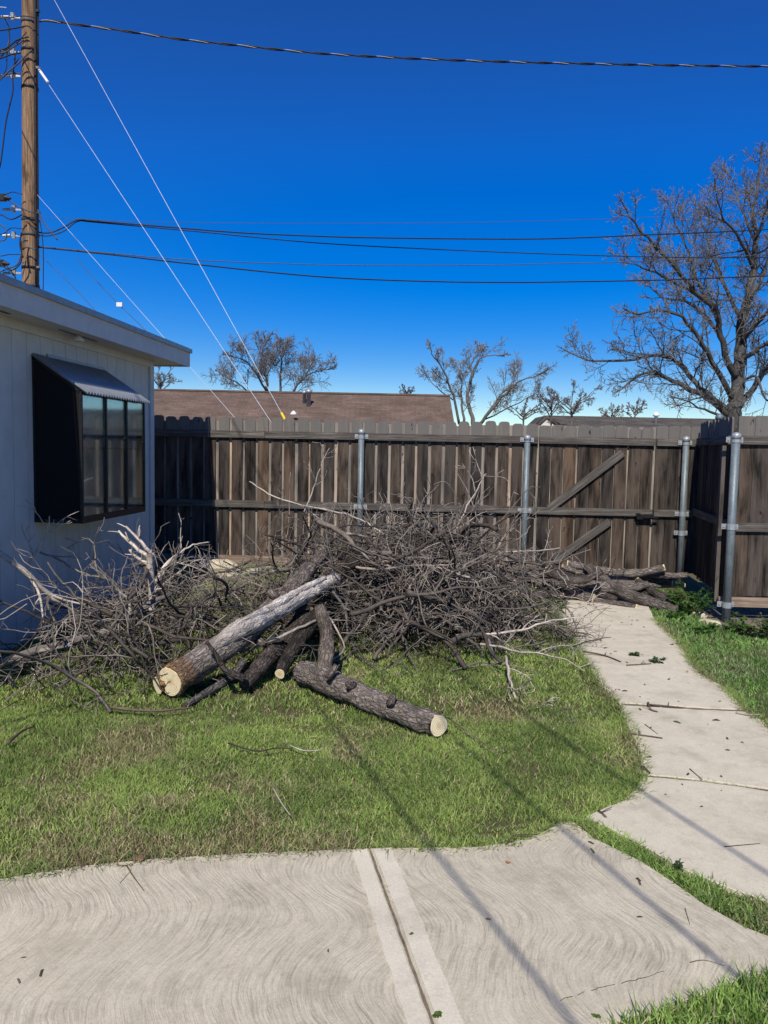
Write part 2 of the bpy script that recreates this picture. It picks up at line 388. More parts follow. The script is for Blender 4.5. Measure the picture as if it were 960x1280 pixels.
g.add([(-S, -S, -.08), (S, -S, -.08), (S, S, -.08), (-S, S, -.08)], [(0, 1, 2, 3)]); g.build('ground', M_dirt, kind='structure')

# paved slabs, outlined in the ground plane
def gp(l): return [G(x, y) for x, y in l]
def inpoly(px, py, poly):
    ins = np.zeros(px.shape, bool); n = len(poly); j = n-1
    for i in range(n):
        xi, yi = poly[i][0], poly[i][1]; xj, yj = poly[j][0], poly[j][1]
        c = ((yi > py) != (yj > py)) & (px < (xj-xi)*(py-yi)/((yj-yi) if abs(yj-yi) > 1e-9 else 1e-9)+xi)
        ins ^= c; j = i
    return ins
def wob(poly, amp, seed, step=.05):                      # subdivide and roughen an outline
    rr = random.Random(seed); out = []
    n = len(poly)
    for i in range(n):
        a = poly[i]; b = poly[(i+1) % n]; d = (b-a); k = max(1, int(d.length/step))
        for j in range(k):
            p = a+d*(j/k); out.append(Vector((p.x+rr.uniform(-amp, amp), p.y+rr.uniform(-amp, amp), 0)))
    return out
walk = empty('footpath', kind='structure')
# front walkway: two slabs meeting at the joint, swirl-finished with smooth trowelled borders
j0 = G(462, 1064); j1 = G(540, 1280); jd = (j1-j0).normalized(); jn = Vector((jd.y, -jd.x, 0))
if jn.x < 0: jn = -jn
jb = j0+jd*1.6
gap = .0045
leftpts = gp([(455, 1064), (300, 1070), (200, 1076), (100, 1086), (0, 1102), (-60, 1114)])
lp = [j0-jn*gap] + leftpts + [Vector((-2.6, 2.3, 0)), Vector((-2.6, .8, 0)), j0+jd*1.8-jn*gap]
fr = gp([(475, 1063.5), (560, 1062), (600, 1061), (640, 1056), (672, 1046), (700, 1031), (716, 1030), (745, 1052), (800, 1079), (850, 1112), (880, 1134), (930, 1162), (960, 1174), (1000, 1192)])
e1 = G(1100, 1180); e2 = G(960, 1216); e3 = G(905, 1236); e4 = G(850, 1257); e5 = G(775, 1280)
rp = [j0+jn*gap]+fr+[e2, e3, e4, e5, e5+Vector((-.25, -.16, 0)), jb+jn*gap+Vector((.3, 1.75, 0)), jb+jn*gap+Vector((0, 1.5, 0))]
ex5 = G(560, 1330); ex6 = G(545, 1400)
rp = [j0+jn*gap]+fr+[e2, e3, e4, e5, G(690, 1300), j0+jd*1.25+jn*.25, j0+jd*1.6+jn*gap]
def slab(poly, name, mat, z=.012, thick=.10, bev=.003, amp=.004, seed=1):
    pl = wob(poly, amp, seed)
    area = sum(pl[i].x*pl[(i+1) % len(pl)].y-pl[(i+1) % len(pl)].x*pl[i].y for i in range(len(pl)))
    if area < 0: pl = pl[::-1]
    n = len(pl); g = Geo()
    ins = []
    for i in range(n):
        d = (pl[(i+1) % n]-pl[i-1]); nn = Vector((-d.y, d.x, 0)).normalized(); ins.append(pl[i]+nn*bev)
    v = [(p.x, p.y, z-thick) for p in pl]+[(p.x, p.y, z-bev) for p in pl]+[(p.x, p.y, z) for p in ins]
    f = [(i, (i+1) % n, n+(i+1) % n, n+i) for i in range(n)]+[(n+i, n+(i+1) % n, 2*n+(i+1) % n, 2*n+i) for i in range(n)]+[tuple(range(2*n, 3*n))]
    g.add(v, f); return g.build(name, mat, walk)
slab(lp, 'concrete_slab', M_concR, seed=2, amp=.0015); slab(rp, 'concrete_slab', M_concR, seed=3, amp=.0015)
# trowelled borders along the joint and the lawn edge (4 mm sheets)
def sheet(poly, z, mat, name, parent=walk):
    g = Geo(); g.prism([(p.x, p.y) for p in poly], .004, z); o = g.build(name, mat, parent)
    if o.data.polygons[1].normal.z < 0: o.data.flip_normals()
    return o
def bandpoly(a, b, n, w0, w1, k=40, seed=0):
    rr = random.Random(seed); A = []; B = []
    for i in range(k+1):
        p = a.lerp(b, i/k); A.append(p+n*w0); B.append(p+n*(w1+rr.uniform(-.003, .003)))
    return A+B[::-1]
sheet(bandpoly(j0+jd*.012, j0+jd*1.5, -jn, gap+.009, .075, seed=1), .0155, M_band, 'trowelled_border')
sheet(bandpoly(j0+jd*.012, j0+jd*1.3, jn, gap+.009, .085, seed=2), .0155, M_band, 'trowelled_border')
def crack(pts, w, seed):
    rr = random.Random(seed); q_ = [G(*p) for p in pts]; g = Geo()
    for a, b in zip(q_[:-1], q_[1:]):
        n_ = max(2, int((b-a).length/.02)); pr_ = a
        for i in range(1, n_+1):
            c_ = a.lerp(b, i/n_)+Vector((rr.uniform(-.004, .004), rr.uniform(-.004, .004), 0))
            if rr.random() < .8: g.bar((pr_.x, pr_.y, .0125), (c_.x, c_.y, .0125), w*rr.uniform(.5, 1.5), .002)
            pr_ = c_
    g.build('crack', M_crack, walk)
M_crack = noisy('crack_dirt', (.06, .05, .04), (.12, .10, .08), 40, .95, 0)
crack([(700, 1256), (745, 1240), (800, 1228), (830, 1219)], .0012, 1)
# dirt in the joint
g = Geo(); g.bar((j0.x, j0.y, -.004), (jb.x, jb.y, -.004), .03, .02); g.build('joint_dirt', M_dirt, walk)
# curved path to the gate, four pours
p_left = [(733, 1023), (768, 1007), (795, 991), (803, 974)]
slabA = gp([(733, 1023)]+[(768, 1007), (795, 990), (803, 972)]+[(880, 980), (960, 991), (1180, 1020), (1250, 1190), (1100, 1168), (960, 1130), (900, 1109), (850, 1087), (800, 1057)])
slabB = gp([(804, 970), (800, 942), (775, 890), (776, 883), (860, 888), (935, 891.5), (955, 905), (975, 925), (1040, 970), (1180, 1016), (960, 988), (880, 977)])
slabC = gp([(774, 880), (752, 858), (730, 826), (708, 788), (690, 752), (688, 735), (800, 735), (818, 775), (850, 805), (873, 842), (905, 860), (930, 889), (860, 885)])
for a_, b_ in (((808, 971), (1040, 1001)), ((778, 881.5), (934, 890))):
    pa_, pb_ = G(*a_), G(*b_); g = Geo(); g.bar((pa_.x, pa_.y, -.006), (pb_.x, pb_.y, -.006), .05, .02); g.build('joint_dirt', M_dirt, walk)
for k, (q, sd) in enumerate(((slabA, 5), (slabB, 6), (slabC, 7))): slab(q, 'concrete_slab', M_conc, z=.010, seed=sd, amp=.006)
PAVE = [[(p.x, p.y) for p in q] for q in (lp, rp, slabA, slabB, slabC)]
gg = Geo(); q = gp([(688, 735), (800, 735), (830, 722), (680, 715)]); gg.add([(p.x, p.y, .012) for p in q], [(0, 1, 2, 3)])
gg.build('gate_dirt', M_dirt, kind='structure')

# ------------------------------------------------------------------ grass
rng = np.random.default_rng(5)
WALLX = lambda y: -2.70-.083*(8.9-y)
def pts_in(n, x0, x1, y0, y1): return rng.uniform(x0, x1, n), rng.uniform(y0, y1, n)
def keep_grass(x, y, edge=0.0):
    k = np.ones(len(x), bool)
    for pl in PAVE: k &= ~inpoly(x, y, pl)
    k &= x > WALLX(y)+.02
    k &= np.abs(x)/np.maximum(y, .1) < .58
    k &= y < 9.55
    k &= ~((x > 3.5) & (y > 7.85))
    return k
def blades(x, y, hgt, wid, col, lean=.9, seed=0):
    n = len(x); a = rng.uniform(0, 2*math.pi, n); b = rng.uniform(0, 2*math.pi, n)
    z0 = gh(x, y)-.015
    le = hgt*lean*rng.uniform(.2, 1.5, n)
    wx, wy = np.cos(a)*wid/2, np.sin(a)*wid/2
    lx, ly = np.cos(b)*le, np.sin(b)*le
    P0 = np.stack([x-wx, y-wy, z0], 1); P1 = np.stack([x+wx, y+wy, z0], 1)
    m = .55
    P2 = np.stack([x+wx*.8+lx*.35, y+wy*.8+ly*.35, z0+hgt*m], 1); P3 = np.stack([x-wx*.8+lx*.35, y-wy*.8+ly*.35, z0+hgt*m], 1)
    P4 = np.stack([x+lx, y+ly, z0+hgt*rng.uniform(.75, 1, n)], 1)
    V = np.stack([P0, P1, P2, P3, P4], 1).reshape(-1, 3)
    b0 = np.arange(n)*5
    FI = np.stack([b0, b0+1, b0+2, b0+3, b0+3, b0+2, b0+4], 1).ravel()
    lo = np.tile([4, 3], n)
    cc = np.repeat(col, 5, axis=0)
    return V, FI, lo, cc
def grass_col(x, y):
    n = len(x)
    a = vnoise(x*2.1, y*2.1, 11)*.6+vnoise(x*6, y*6, 12)*.4; d = vnoise(x*1.4+9, y*1.7, 13)*.6+vnoise(x*5.3, y*5.3, 14)*.4
    g1 = np.array([.155, .235, .058]); g2 = np.array([.375, .500, .128]); dry = np.array([.56, .50, .28]); br = np.array([.30, .22, .13])
    t = np.clip((a-.2)*1.6+rng.normal(0, .18, n), 0, 1)[:, None]
    c = g1*(1-t)+g2*t
    pd = np.clip((d-.54)*2.2, 0, .45)+.08
    isd = rng.random(n) < pd
    c[isd] = (dry*rng.uniform(.55, 1.1, (isd.sum(), 1)))
    isb = rng.random(n) < np.clip((d-.64)*2.0, 0, .32)
    c[isb] = br*rng.uniform(.6, 1.2, (isb.sum(), 1))
    # clover-dark patches near the heap
    return c*rng.uniform(.6, 1.3, (n, 1))
parts = []
for (n, y0, y1, h0, h1, w) in ((300000, 2.5, 4.6, .012, .038, .0034), (130000, 4.6, 6.6, .014, .046, .0060), (90000, 6.6, 9.6, .02, .055, .009)):
    x, y = pts_in(n, -2.75 if y0 < 4 else -3.4, 2.0 if y0 < 4 else 4.7, y0, y1)
    k = keep_grass(x, y); x, y = x[k], y[k]
    den = vnoise(x*2.4, y*2.4, 21)*.5+vnoise(x*8, y*8, 22)*.5
    k = rng.random(len(x)) < np.clip(.45+(den-.3)*1.6, .25, 1); x, y = x[k], y[k]
    hh = rng.uniform(h0, h1, len(x))*(.45+.7*vnoise(x*3.3, y*3.3, 23)+.7*vnoise(x*11, y*11, 24)**2)
    c = grass_col(x, y)
    dk = x > 2.3; c[dk] = c[dk]*np.array([.62, .82, .75])         # lusher weeds right of the path
    parts.append(blades(x, y, hh, w, c))
def joinparts(parts):
    off = 0; Vs = []; Fs = []; Ls = []; Cs = []
    for V, FI, lo, cc in parts: Vs.append(V); Fs.append(FI+off); Ls.append(lo); Cs.append(cc); off += len(V)
    return np.concatenate(Vs), np.concatenate(Fs), np.concatenate(Ls), np.concatenate(Cs)
V, FI, lo, cc = joinparts(parts)
link('grass', bulk('grass', V, FI, lo, cc, M_grass), label='patchy green lawn grass with dry brown spots', kind='stuff')
# strip of weeds between the two pavings, and tall grass at the near corner
strip = [(p.x, p.y) for p in gp([(716, 1030), (733, 1023), (800, 1057), (850, 1087), (900, 1109), (960, 1130), (1100, 1168), (1000, 1192), (960, 1174), (930, 1162), (880, 1134), (850, 1112), (800, 1079), (745, 1052)])]
x, y = pts_in(60000, .6, 2.4, 2.2, 3.6); k = inpoly(x, y, strip) | False; x, y = x[k], y[k]
k = rng.random(len(x)) < .35+.65*(vnoise(x*9, y*9, 4) > .4); x, y = x[k], y[k]
c = grass_col(x, y)*np.array([.75, .85, .8])
V, FI, lo, cc = blades(x, y, rng.uniform(.02, .055, len(x)), .005, c, .9)
link('weed_strip', bulk('weed_strip', V, FI, lo, cc, M_grass), label='thin strip of weeds growing in the gap between the two pavements', kind='stuff')
cor = [(p.x, p.y) for p in gp([(960, 1218), (905, 1238), (850, 1259), (775, 1282)])]+[(.55, 1.9), (.6, 1.5), (2.0, 1.5), (2.0, 2.3)]
x, y = pts_in(26000, .4, 2.0, 1.5, 2.6); k = inpoly(x, y, cor); x, y = x[k], y[k]
c = grass_col(x, y)*np.array([.95, 1.05, 1.0])
V, FI, lo, cc = blades(x, y, rng.uniform(.04, .10, len(x)), .0055, c, .5)
link('corner_grass', bulk('corner_grass', V, FI, lo, cc, M_grass), label='long bright grass at the near edge of the walkway', kind='stuff')
# grass creeping over slab edges
ex = []; 
for pl in (fr[:8], leftpts, gp([(768, 1007), (795, 990), (803, 972), (800, 942), (775, 890), (752, 858), (730, 826), (708, 788), (690, 752)]), gp([(818, 775), (850, 805), (873, 842), (905, 860), (930, 889), (955, 905), (975, 925)])):
    for a, b in zip(pl[:-1], pl[1:]):
        for q in range(int((b-a).length*900)):
            p = a.lerp(b, R.random()); ex.append((p.x+R.gauss(0, .018), p.y+R.gauss(0, .018)))
ex = np.array(ex); c = grass_col(ex[:, 0], ex[:, 1])*.8
V, FI, lo, cc = blades(ex[:, 0], ex[:, 1], rng.uniform(.015, .05, len(ex))+.02, .0045, c, 1.1)
link('edge_grass', bulk('edge_grass', V, FI, lo, cc, M_grass), label='ragged grass creeping over the pavement edges', kind='stuff')

# ------------------------------------------------------------------ fences
def board_mesh(w, z0, z1, th=.018, ear=.035, mat=M_board, name='fence_board', seed=0):
    rr = random.Random(seed); h = w/2; e = ear
    prof = [(-h, z0), (h, z0), (h, z1-e*rr.uniform(.6, 1.5)), (h-e*.3, z1-e*rr.uniform(.2, .5)), (h-e*.95, z1), (-h+e*.95, z1+rr.uniform(-.004, .004)), (-h+e*.3, z1-e*.35), (-h, z1-e*rr.uniform(.8, 1.2))]
    g = Geo(); n = len(prof)
    v = [(x, -th/2, z) for x, z in prof]+[(x, th/2, z) for x, z in prof]
    f = [tuple(range(n)), tuple(reversed(range(n, 2*n)))]+[(i, n+i, n+(i+1) % n, (i+1) % n) for i in range(n)]
    g.add(v, f); return g.mesh(name, mat)
def frame(a, b):
    d = (b-a); d.z = 0; l = d.length; d.normalize(); nrm = Vector((d.y, -d.x, 0))      # nrm: towards the yard
    return d, nrm, l
B_MESH = [board_mesh(.136, .14, 2.01, seed=i) for i in range(6)]
T_MESH = [board_mesh(.075, .14, 1.975, .014, .015, M_pale, 'batten', seed=i) for i in range(4)]
def boards(parent, a, d, nrm, s0, s1, off=.055, pitch=.168, battens=True, bm=B_MESH, seed=0, angle=0, skip=None, jit=.006):
    rr = random.Random(seed); n = int(round((s1-s0)/pitch)); pitch = (s1-s0)/n
    rz = math.atan2(d.y, d.x)
    for i in range(n):
        s = s0+pitch*(i+.5); p = a+d*s-nrm*off
        link('fence_board', rr.choice(bm), parent, (p.x+rr.uniform(-.002, .002), p.y+rr.uniform(-.003, .003), rr.uniform(-.020, .012)), (rr.uniform(-.003, .003), rr.uniform(-.005, .005), rz+rr.uniform(-.02, .02)))
        if battens and i:
            p = a+d*(s0+pitch*i+rr.uniform(-.004, .004))-nrm*(off+.019)
            link('batten', rr.choice(T_MESH), parent, (p.x, p.y, rr.uniform(-.03, 0)), (0, rr.uniform(-.004, .004), rz))
def rail(parent, a, b, nrm, z, w=.038, h=.088, mat=M_rail, name='fence_rail', off=.0255):
    g = Geo(); d, n_, l = frame(a, b); rz = math.atan2(d.y, d.x)
    g.box((-l/2, -w/2, -h/2), (l/2, w/2, h/2)); c = (a+b)/2-nrm*off
    me = g.mesh(name, mat); o = link(name, me, parent, (c.x, c.y, z), (0, R.uniform(-.0012, .0012), rz)); return o
# the rail wood grain runs lengthwise: a material of its own
def hwood(name, src, cols):
    m = Mt(name, .9, .12); v = m.coords((.03, 1, 1), True); g_ = m.noise(v, 70, 6, .7, .3); s = m.noise(m.coords((.2, 1, 1), True), 14, 4)
    c = m.ramp(g_, [(.3, cols[0]), (.5, cols[1]), (.75, cols[2])]); c = m.mix(c, m.ramp(s, [(.35, .6), (.65, 1.2)]), .8, 'MULTIPLY')
    m.color(c); m.bump(g_, .6, .005); return m.m
M_hrail = hwood('rail_grain', 0, ((.050, .044, .038), (.105, .093, .082), (.23, .21, .185)))
M_kick = hwood('kickboard_grain', 0, ((.12, .085, .06), (.26, .19, .14), (.42, .34, .27)))

A = Vector((-3.35, 9.875, 0)); B = Vector((3.88, 9.62, 0))
fd, fn, fl = frame(A, B)
bf = empty('back_fence', (0, 0, 0), label='long weathered brown board fence with rails running across the back of the yard', cat='fence')
def sx(px, yy=600):                                      # distance along the back fence of photo column px
    d = ray(px, yy); t = ((A.x-0)*fd.y-(A.y-0)*fd.x)/(d.x*fd.y-d.y*fd.x); return (Vector((d.x*t, d.y*t, 0))-A).dot(fd)
s_g0, s_g1 = sx(672), sx(818.5)
boards(bf, A, fd, fn, 0.0, s_g0-.004, seed=3)
s_e = fl-.01
for i, (w, s) in enumerate(((.150, s_g1+.083), (.135, s_g1+.23), (.13, s_g1+.366), (.13, s_g1+.50), (.13, s_g1+.635))):
    p = A+fd*s-fn*.055; link('fence_board', board_mesh(w, .14, 2.0, seed=40+i), bf, (p.x, p.y, 0), (0, 0, math.atan2(fd.y, fd.x)))
for s in (-.002, .158, .30, .435, .57):
    p = A+fd*(s_g1+s)-fn*.074; link('batten', T_MESH[1], bf, (p.x, p.y, 0), (0, 0, math.atan2(fd.y, fd.x)))
ps = [sx(451), sx(657), sx(851)]
posts_back = []
edges = [0, sx(262), ps[0], (ps[0]+ps[1])/2-.35, ps[1]+.0, s_g0-.01]
for z in (1.79, .90):
    for s0, s1 in ((0, sx(330)), (sx(330)+.004, ps[0]), (ps[0]+.004, ps[1]), (ps[1]+.004, s_g0-.008)):
        rail(bf, A+fd*s0, A+fd*s1, fn, z, mat=M_hrail)
    rail(bf, A+fd*(s_g1+.012), A+fd*s_e, fn, z, mat=M_hrail)
for s0, s1 in ((sx(150), sx(360)), (sx(360)+.01, sx(560)), (sx(560)+.01, s_g0-.02)):
    rail(bf, A+fd*s0, A+fd*s1, fn, .165, w=.022, h=.13, mat=M_kick, name='kickboard', off=.028)
def lathe(prof, k=16):
    g = Geo(); n = len(prof); a = np.arange(k)*2*math.pi/k
    v = [(r*math.cos(t), r*math.sin(t), z) for r, z in prof for t in a]
    f = [(i*k+j, i*k+(j+1) % k, (i+1)*k+(j+1) % k, (i+1)*k+j) for i in range(n-1) for j in range(k)]+[tuple(reversed(range(k))), tuple(range((n-1)*k, n*k))]
    return g.add(v, f)
def post(parent, p, ztop, zb=-.15, r=.037, nrm=fn, brz=(1.79, .90), lean=0, side=1):
    g = lathe([(r, zb), (r, ztop-.03)]); o = g.build('steel_post', M_galv, parent, True, loc=(p.x, p.y, 0)); o.rotation_euler = (0, lean, 0)
    c = lathe([(r+.007, ztop-.05), (r+.007, ztop-.012), (r+.003, ztop), (r*.6, ztop+.016), (.004, ztop+.022)]).mesh('post_cap', M_bright, True); link('post_cap', c, o)
    rz = math.atan2(-nrm.x, nrm.y)
    for z in brz:
        b = Geo(); cc_ = lathe([(r+.005, z-.03), (r+.005, z+.03)], 14)
        b.v = cc_.v; b.f = cc_.f; b.n = cc_.n; b.c = cc_.c
        m = Matrix.Rotation(math.atan2(nrm.y, nrm.x)+math.pi/2, 4, 'Z')
        b.box((-.085, r-.004, z-.028), (-r+.008, r+.001, z+.028), m); b.box((r-.008, r-.004, z-.028), (.085, r+.001, z+.028), m)
        for q in (-.065, .065): b.box((q-.008, r-.012, z-.008), (q+.008, r-.003, z+.008), m)
        bo = b.build('post_bracket', M_bright, o, True)
        bo.data.polygons.foreach_set('use_smooth', [False]*len(bo.data.polygons))
    return o
for s, zt in ((ps[0], 1.865), (ps[1], 1.83), (ps[2]+.03, 1.85)):
    p = A+fd*s+fn*.038
    post(bf, p, zt, brz=(1.79, .90) if s < ps[2] else (1.79, .90, .66))
# gate
gt = empty('garden_gate', (0, 0, 0), label='wooden board gate with two diagonal braces at the end of the path', cat='gate')
G_MESH = [board_mesh(.146, .16, 1.985, seed=60+i) for i in range(5)]
boards(gt, A, fd, fn, s_g0+.008, s_g1-.012, bm=G_MESH, seed=9, battens=False, pitch=.166)
for i in range(0, 9):
    p = A+fd*(s_g0+.004*(i == 0)+.008*(i > 0)+(s_g1-s_g0-.02)/9*i)-fn*(.074); link('batten', T_MESH[i % 4], gt, (p.x, p.y, 0), (0, 0, math.atan2(fd.y, fd.x)))
for z in (1.79, .90): rail(gt, A+fd*(s_g0+.008), A+fd*(s_g1-.012), fn, z, mat=M_hrail, name='gate_rail')
def fpt(px, py, off):                                    # point on the back fence plane (offset to the yard)
    d = ray(px, py); a = A+fn*off; t = (a.x*fd.y-a.y*fd.x)/(d.x*fd.y-d.y*fd.x); return Vector((d.x*t, d.y*t, H+d.z*t))
def brace(a, b):
    g = Geo(); l = (b-a).length; g.box((-l/2, -.019, -.046), (l/2, .019, .046)); me = g.mesh('gate_brace', M_hrail)
    c = (a+b)/2; d = (b-a); an = math.atan2(d.z, Vector((d.x, d.y, 0)).length)
    o = link('gate_brace', me, gt, c, None); o.rotation_euler = (0, -an, math.atan2(fd.y, fd.x)); return o
brace(fpt(686, 636, -.0235), fpt(778, 566, -.0235)); brace(fpt(692, 701, -.0235), fpt(762, 652, -.0235))
g = Geo(); m = Matrix.Translation(fpt(806, 646, .02)) @ Matrix.Rotation(math.atan2(fd.y, fd.x), 4, 'Z')
g.box((-.10, -.012, -.032), (.10, .012, .032), m); g.box((-.03, -.03, -.014), (.16, -.012, .010), m); g.box((-.12, -.02, .02), (-.06, -.01, .045), m)
g.build('gate_latch', M_black, gt)
# side fence: short return towards the camera, then a section facing it
sf = empty('side_fence', (0, 0, 0), label='weathered board fence turning the corner beside the bare dirt, held by a tall steel post', cat='fence')
K = Vector((3.86, 9.60, 0)); Q = P(903, 660, 8.0); Q.z = 0
rd, rn, rl = frame(K, Q)
if rn.x > 0: rn = -rn
S_MESH = [board_mesh(.150, .16, 2.045, seed=80+i) for i in range(5)]
boards(sf, K, rd, rn, .0, rl-.02, bm=S_MESH, seed=12, battens=True, pitch=.163)
for z in (1.80, .93): rail(sf, K, Q, rn, z, mat=M_hrail)
g = Geo(); me = g.box((-.045, -.019, .10), (.045, .019, 1.74)).mesh('upright', M_rail); p = Q+rn*(.02)-rd*.06; link('upright', me, sf, (p.x, p.y, 0), (0, 0, math.atan2(rd.y, rd.x)))
Q2 = P(933, 660, 7.93); Q2.z = 0; Q3 = Vector((6.6, 7.80, 0)); d3, n3, l3 = frame(Q2, Q3)
Q2 = Q2-d3*.10; l3 += .1
S2 = [board_mesh(.163, .17, 2.05, ear=.012, seed=100+i, mat=M_board) for i in range(5)]
boards(sf, Q2, d3, n3, -.02, l3, bm=S2, seed=14, battens=False, pitch=.168)
for z in (1.80, .90): rail(sf, Q2-d3*.05, Q3, n3, z, mat=M_hrail)
rail(sf, Q2-d3*.14, Q3, n3, .11, h=.10, mat=M_kick, name='kickboard')
pp = P(914, 660, 7.84); pt = post(sf, Vector((pp.x, pp.y, 0)), 1.855, -.22, .041, n3, (1.80, .91, .10))
pp = P(881, 600, 8.9); c = lathe([(.037, 1.2), (.037, 2.05), (.046, 2.05), (.046, 2.085), (.03, 2.11), (.004, 2.12)]).build('steel_post', M_galv, sf, True, loc=(pp.x+.13, pp.y, 0))
g = Geo(); g.tube([(pp.x+.11, 8.2, .06), (pp.x+.12, 8.9, .05)], [.001, .001], 3)
# old concrete footing pieces by the corner post
def rock(name, p, s, seed, mat=M_rock, **k):
    rr = random.Random(seed); g = Geo(); import itertools
    nu, nv = 9, 6; v = [(0, 0, -s[2])]
    for j in range(1, nv):
        th = math.pi*j/nv
        for i in range(nu):
            ph = 2*math.pi*i/nu; q = 1+rr.uniform(-.16, .16); ex_ = .75
            sx_ = lambda t: math.copysign(abs(t)**ex_, t)
            v.append((s[0]*sx_(math.sin(th)*math.cos(ph))*q, s[1]*sx_(math.sin(th)*math.sin(ph))*q, -s[2]*sx_(math.cos(th))*(1+rr.uniform(-.08, .08))))
    v.append((0, 0, s[2])); f = [(0, 1+(i+1) % nu, 1+i) for i in range(nu)]
    for j in range(nv-2):
        for i in range(nu): f.append((1+j*nu+i, 1+j*nu+(i+1) % nu, 1+(j+1)*nu+(i+1) % nu, 1+(j+1)*nu+i))
    last = len(v)-1; f += [(last, 1+(nv-2)*nu+i, 1+(nv-2)*nu+(i+1) % nu) for i in range(nu)]
    g.add(v, f); o = g.build(name, mat, None, False, loc=p, **k); o.rotation_euler = (0, 0, rr.uniform(0, 3)); return o
rk = 'pale stones along the fence foot'
rock('stone', (*P(273, 723, 9.25).xy, .17), (.24, .13, .09), 1, label='large cream limestone block under the shaded part of the back fence', cat='stone')
rock('stone', (*P(284, 733, 8.95).xy, .10), (.17, .08, .045), 2, label='flat cream stone slab just in front of the large limestone block', cat='stone')
for i in range(14):
    px = 300+i*8+R.uniform(-3, 3)
    rock('stone', (*P(px, 724, 9.2+R.uniform(-.15, .15)).xy, .15), (R.uniform(.02, .05), R.uniform(.02, .045), R.uniform(.015, .035)), 10+i, M_stone2, label='small pale pebble in the dirt strip below the back fence', cat='stone', group='pebbles along the fence foot')
rock('stone', (*G(888, 772).xy, -.07), (.13, .07, .05), 40, label='pale broken stone between the green weed and the corner steel post', cat='stone')
rock('stone', (*G(875, 763).xy, -.05), (.08, .06, .04), 41, label='small pale stone touching the foot of the green weed', cat='stone')

# ------------------------------------------------------------------ house on the left
hc = Vector((-2.70, 8.90, 0)); hd = Vector((-.083, -1, 0)).normalized(); hn = Vector((1, -.083, 0)).normalized()   # along wall to the camera, outward
HM = Matrix(((hd.x, hn.x, 0, hc.x), (hd.y, hn.y, 0, hc.y), (0, 0, 1, 0), (0, 0, 0, 1)))       # local x along wall, y outward, z up
house = empty('house', (0, 0, 0), label='cream panelled house in shade with a deep white eave and bay window', cat='house')
def hbox(name, lo, hi, mat, parent=house):
    g = Geo(); g.box(lo, hi, HM); return g.build(name, mat, parent)
ZS = 2.585
wy0, wy1 = 2.53-.02, 2.53-.02                            # placeholder kept simple below
def along(px, off, py=600):                              # wall-local x of photo column px on a plane offset outward
    d = ray(px, py); o = hc+hn*off; t = (o.x*hd.y-o.y*hd.x)/(d.x*hd.y-d.y*hd.x); return (Vector((d.x*t, d.y*t, 0))-o).dot(hd)
xa = along(42, 0); wl0 = xa-1.32; WZ0, WZ1, WF = .965, 2.335, 2.055; WD = .42
core = Geo(); core.box((0.02, -4.2, 0), (7.2, -.12, ZS), HM); core.build('wall', M_trim, house)
g = Geo()
# siding: one board after another, cut round the window opening
n = 34; pw = .2115
for i in range(n):
    a0 = .085+i*pw; a1 = a0+pw-.007
    def piece(z0, z1, a0=a0, a1=a1):
        if a1-a0 < .01: return
        q = Geo(); q.box((a0, -.115, z0), (a1, 0, z1), HM); q.build('siding_board', M_siding, house)
    if a1 <= wl0 or a0 >= xa: piece(-.05, ZS)
    else:
        piece(-.05, WZ0+.0); piece(WZ1, ZS)
        if a0 < wl0: piece(WZ0, WZ1, a0, wl0)
        if a1 > xa: piece(WZ0, WZ1, xa, a1)
g = Geo(); g.box((0, -.118, -.05), (7.3, -.05, ZS), HM); 
hbox('siding_back', (wl0*0+.03, -.119, -.05), (wl0, -.02, ZS), M_siding); hbox('siding_back', (xa, -.119, -.05), (7.3, -.02, ZS), M_siding)
hbox('siding_back', (wl0, -.119, -.05), (xa, -.02, WZ0), M_siding); hbox('siding_back', (wl0, -.119, WZ1), (xa, -.02, ZS), M_siding)
hbox('corner_trim', (-.03, -.10, -.05), (.075, .022, ZS), M_trim); hbox('frieze_board', (.08, .002, ZS-.075), (7.3, .020, ZS), M_trim)
hbox('back_wall', (-.02, -4.2, -.05), (.018, -.13, ZS), M_siding)
# roof: soffit, fascia, drip edge, sloping deck
hbox('soffit', (-.42, -.3, ZS), (7.5, .27, ZS+.018), M_trim)
hbox('soffit_vent', (3.05, .10, ZS-.004), (5.2, .13, ZS+.002), M_black); hbox('soffit_vent', (1.6, .10, ZS-.004), (2.3, .12, ZS+.002), M_black)
rf = hbox('roof', (-.45, -4.4, ZS+.20), (7.6, .285, ZS+.212), M_shgrey)
hbox('fascia', (-.44, .272, ZS-.012), (7.55, .296, ZS+.165), M_trim, rf); hbox('fascia', (-.464, -4.4, ZS-.012), (-.442, .296, ZS+.165), M_trim, rf)
hbox('drip_edge', (-.475, .299, ZS+.150), (7.6, .318, ZS+.198), M_awning, rf); hbox('drip_edge', (-.485, -4.4, ZS+.150), (-.468, .318, ZS+.198), M_awning, rf)
hbox('soffit', (-.44, -4.2, ZS), (-.02, -.302, ZS+.018), M_trim)
lam = lathe([(.045, 0), (.05, .012), (.03, .04), (.006, .055)], 12).mesh('eave_lamp', M_white, True); p = HM @ Vector((3.35-1.35, .13, ZS-.056)); link('eave_lamp', lam, house, p)
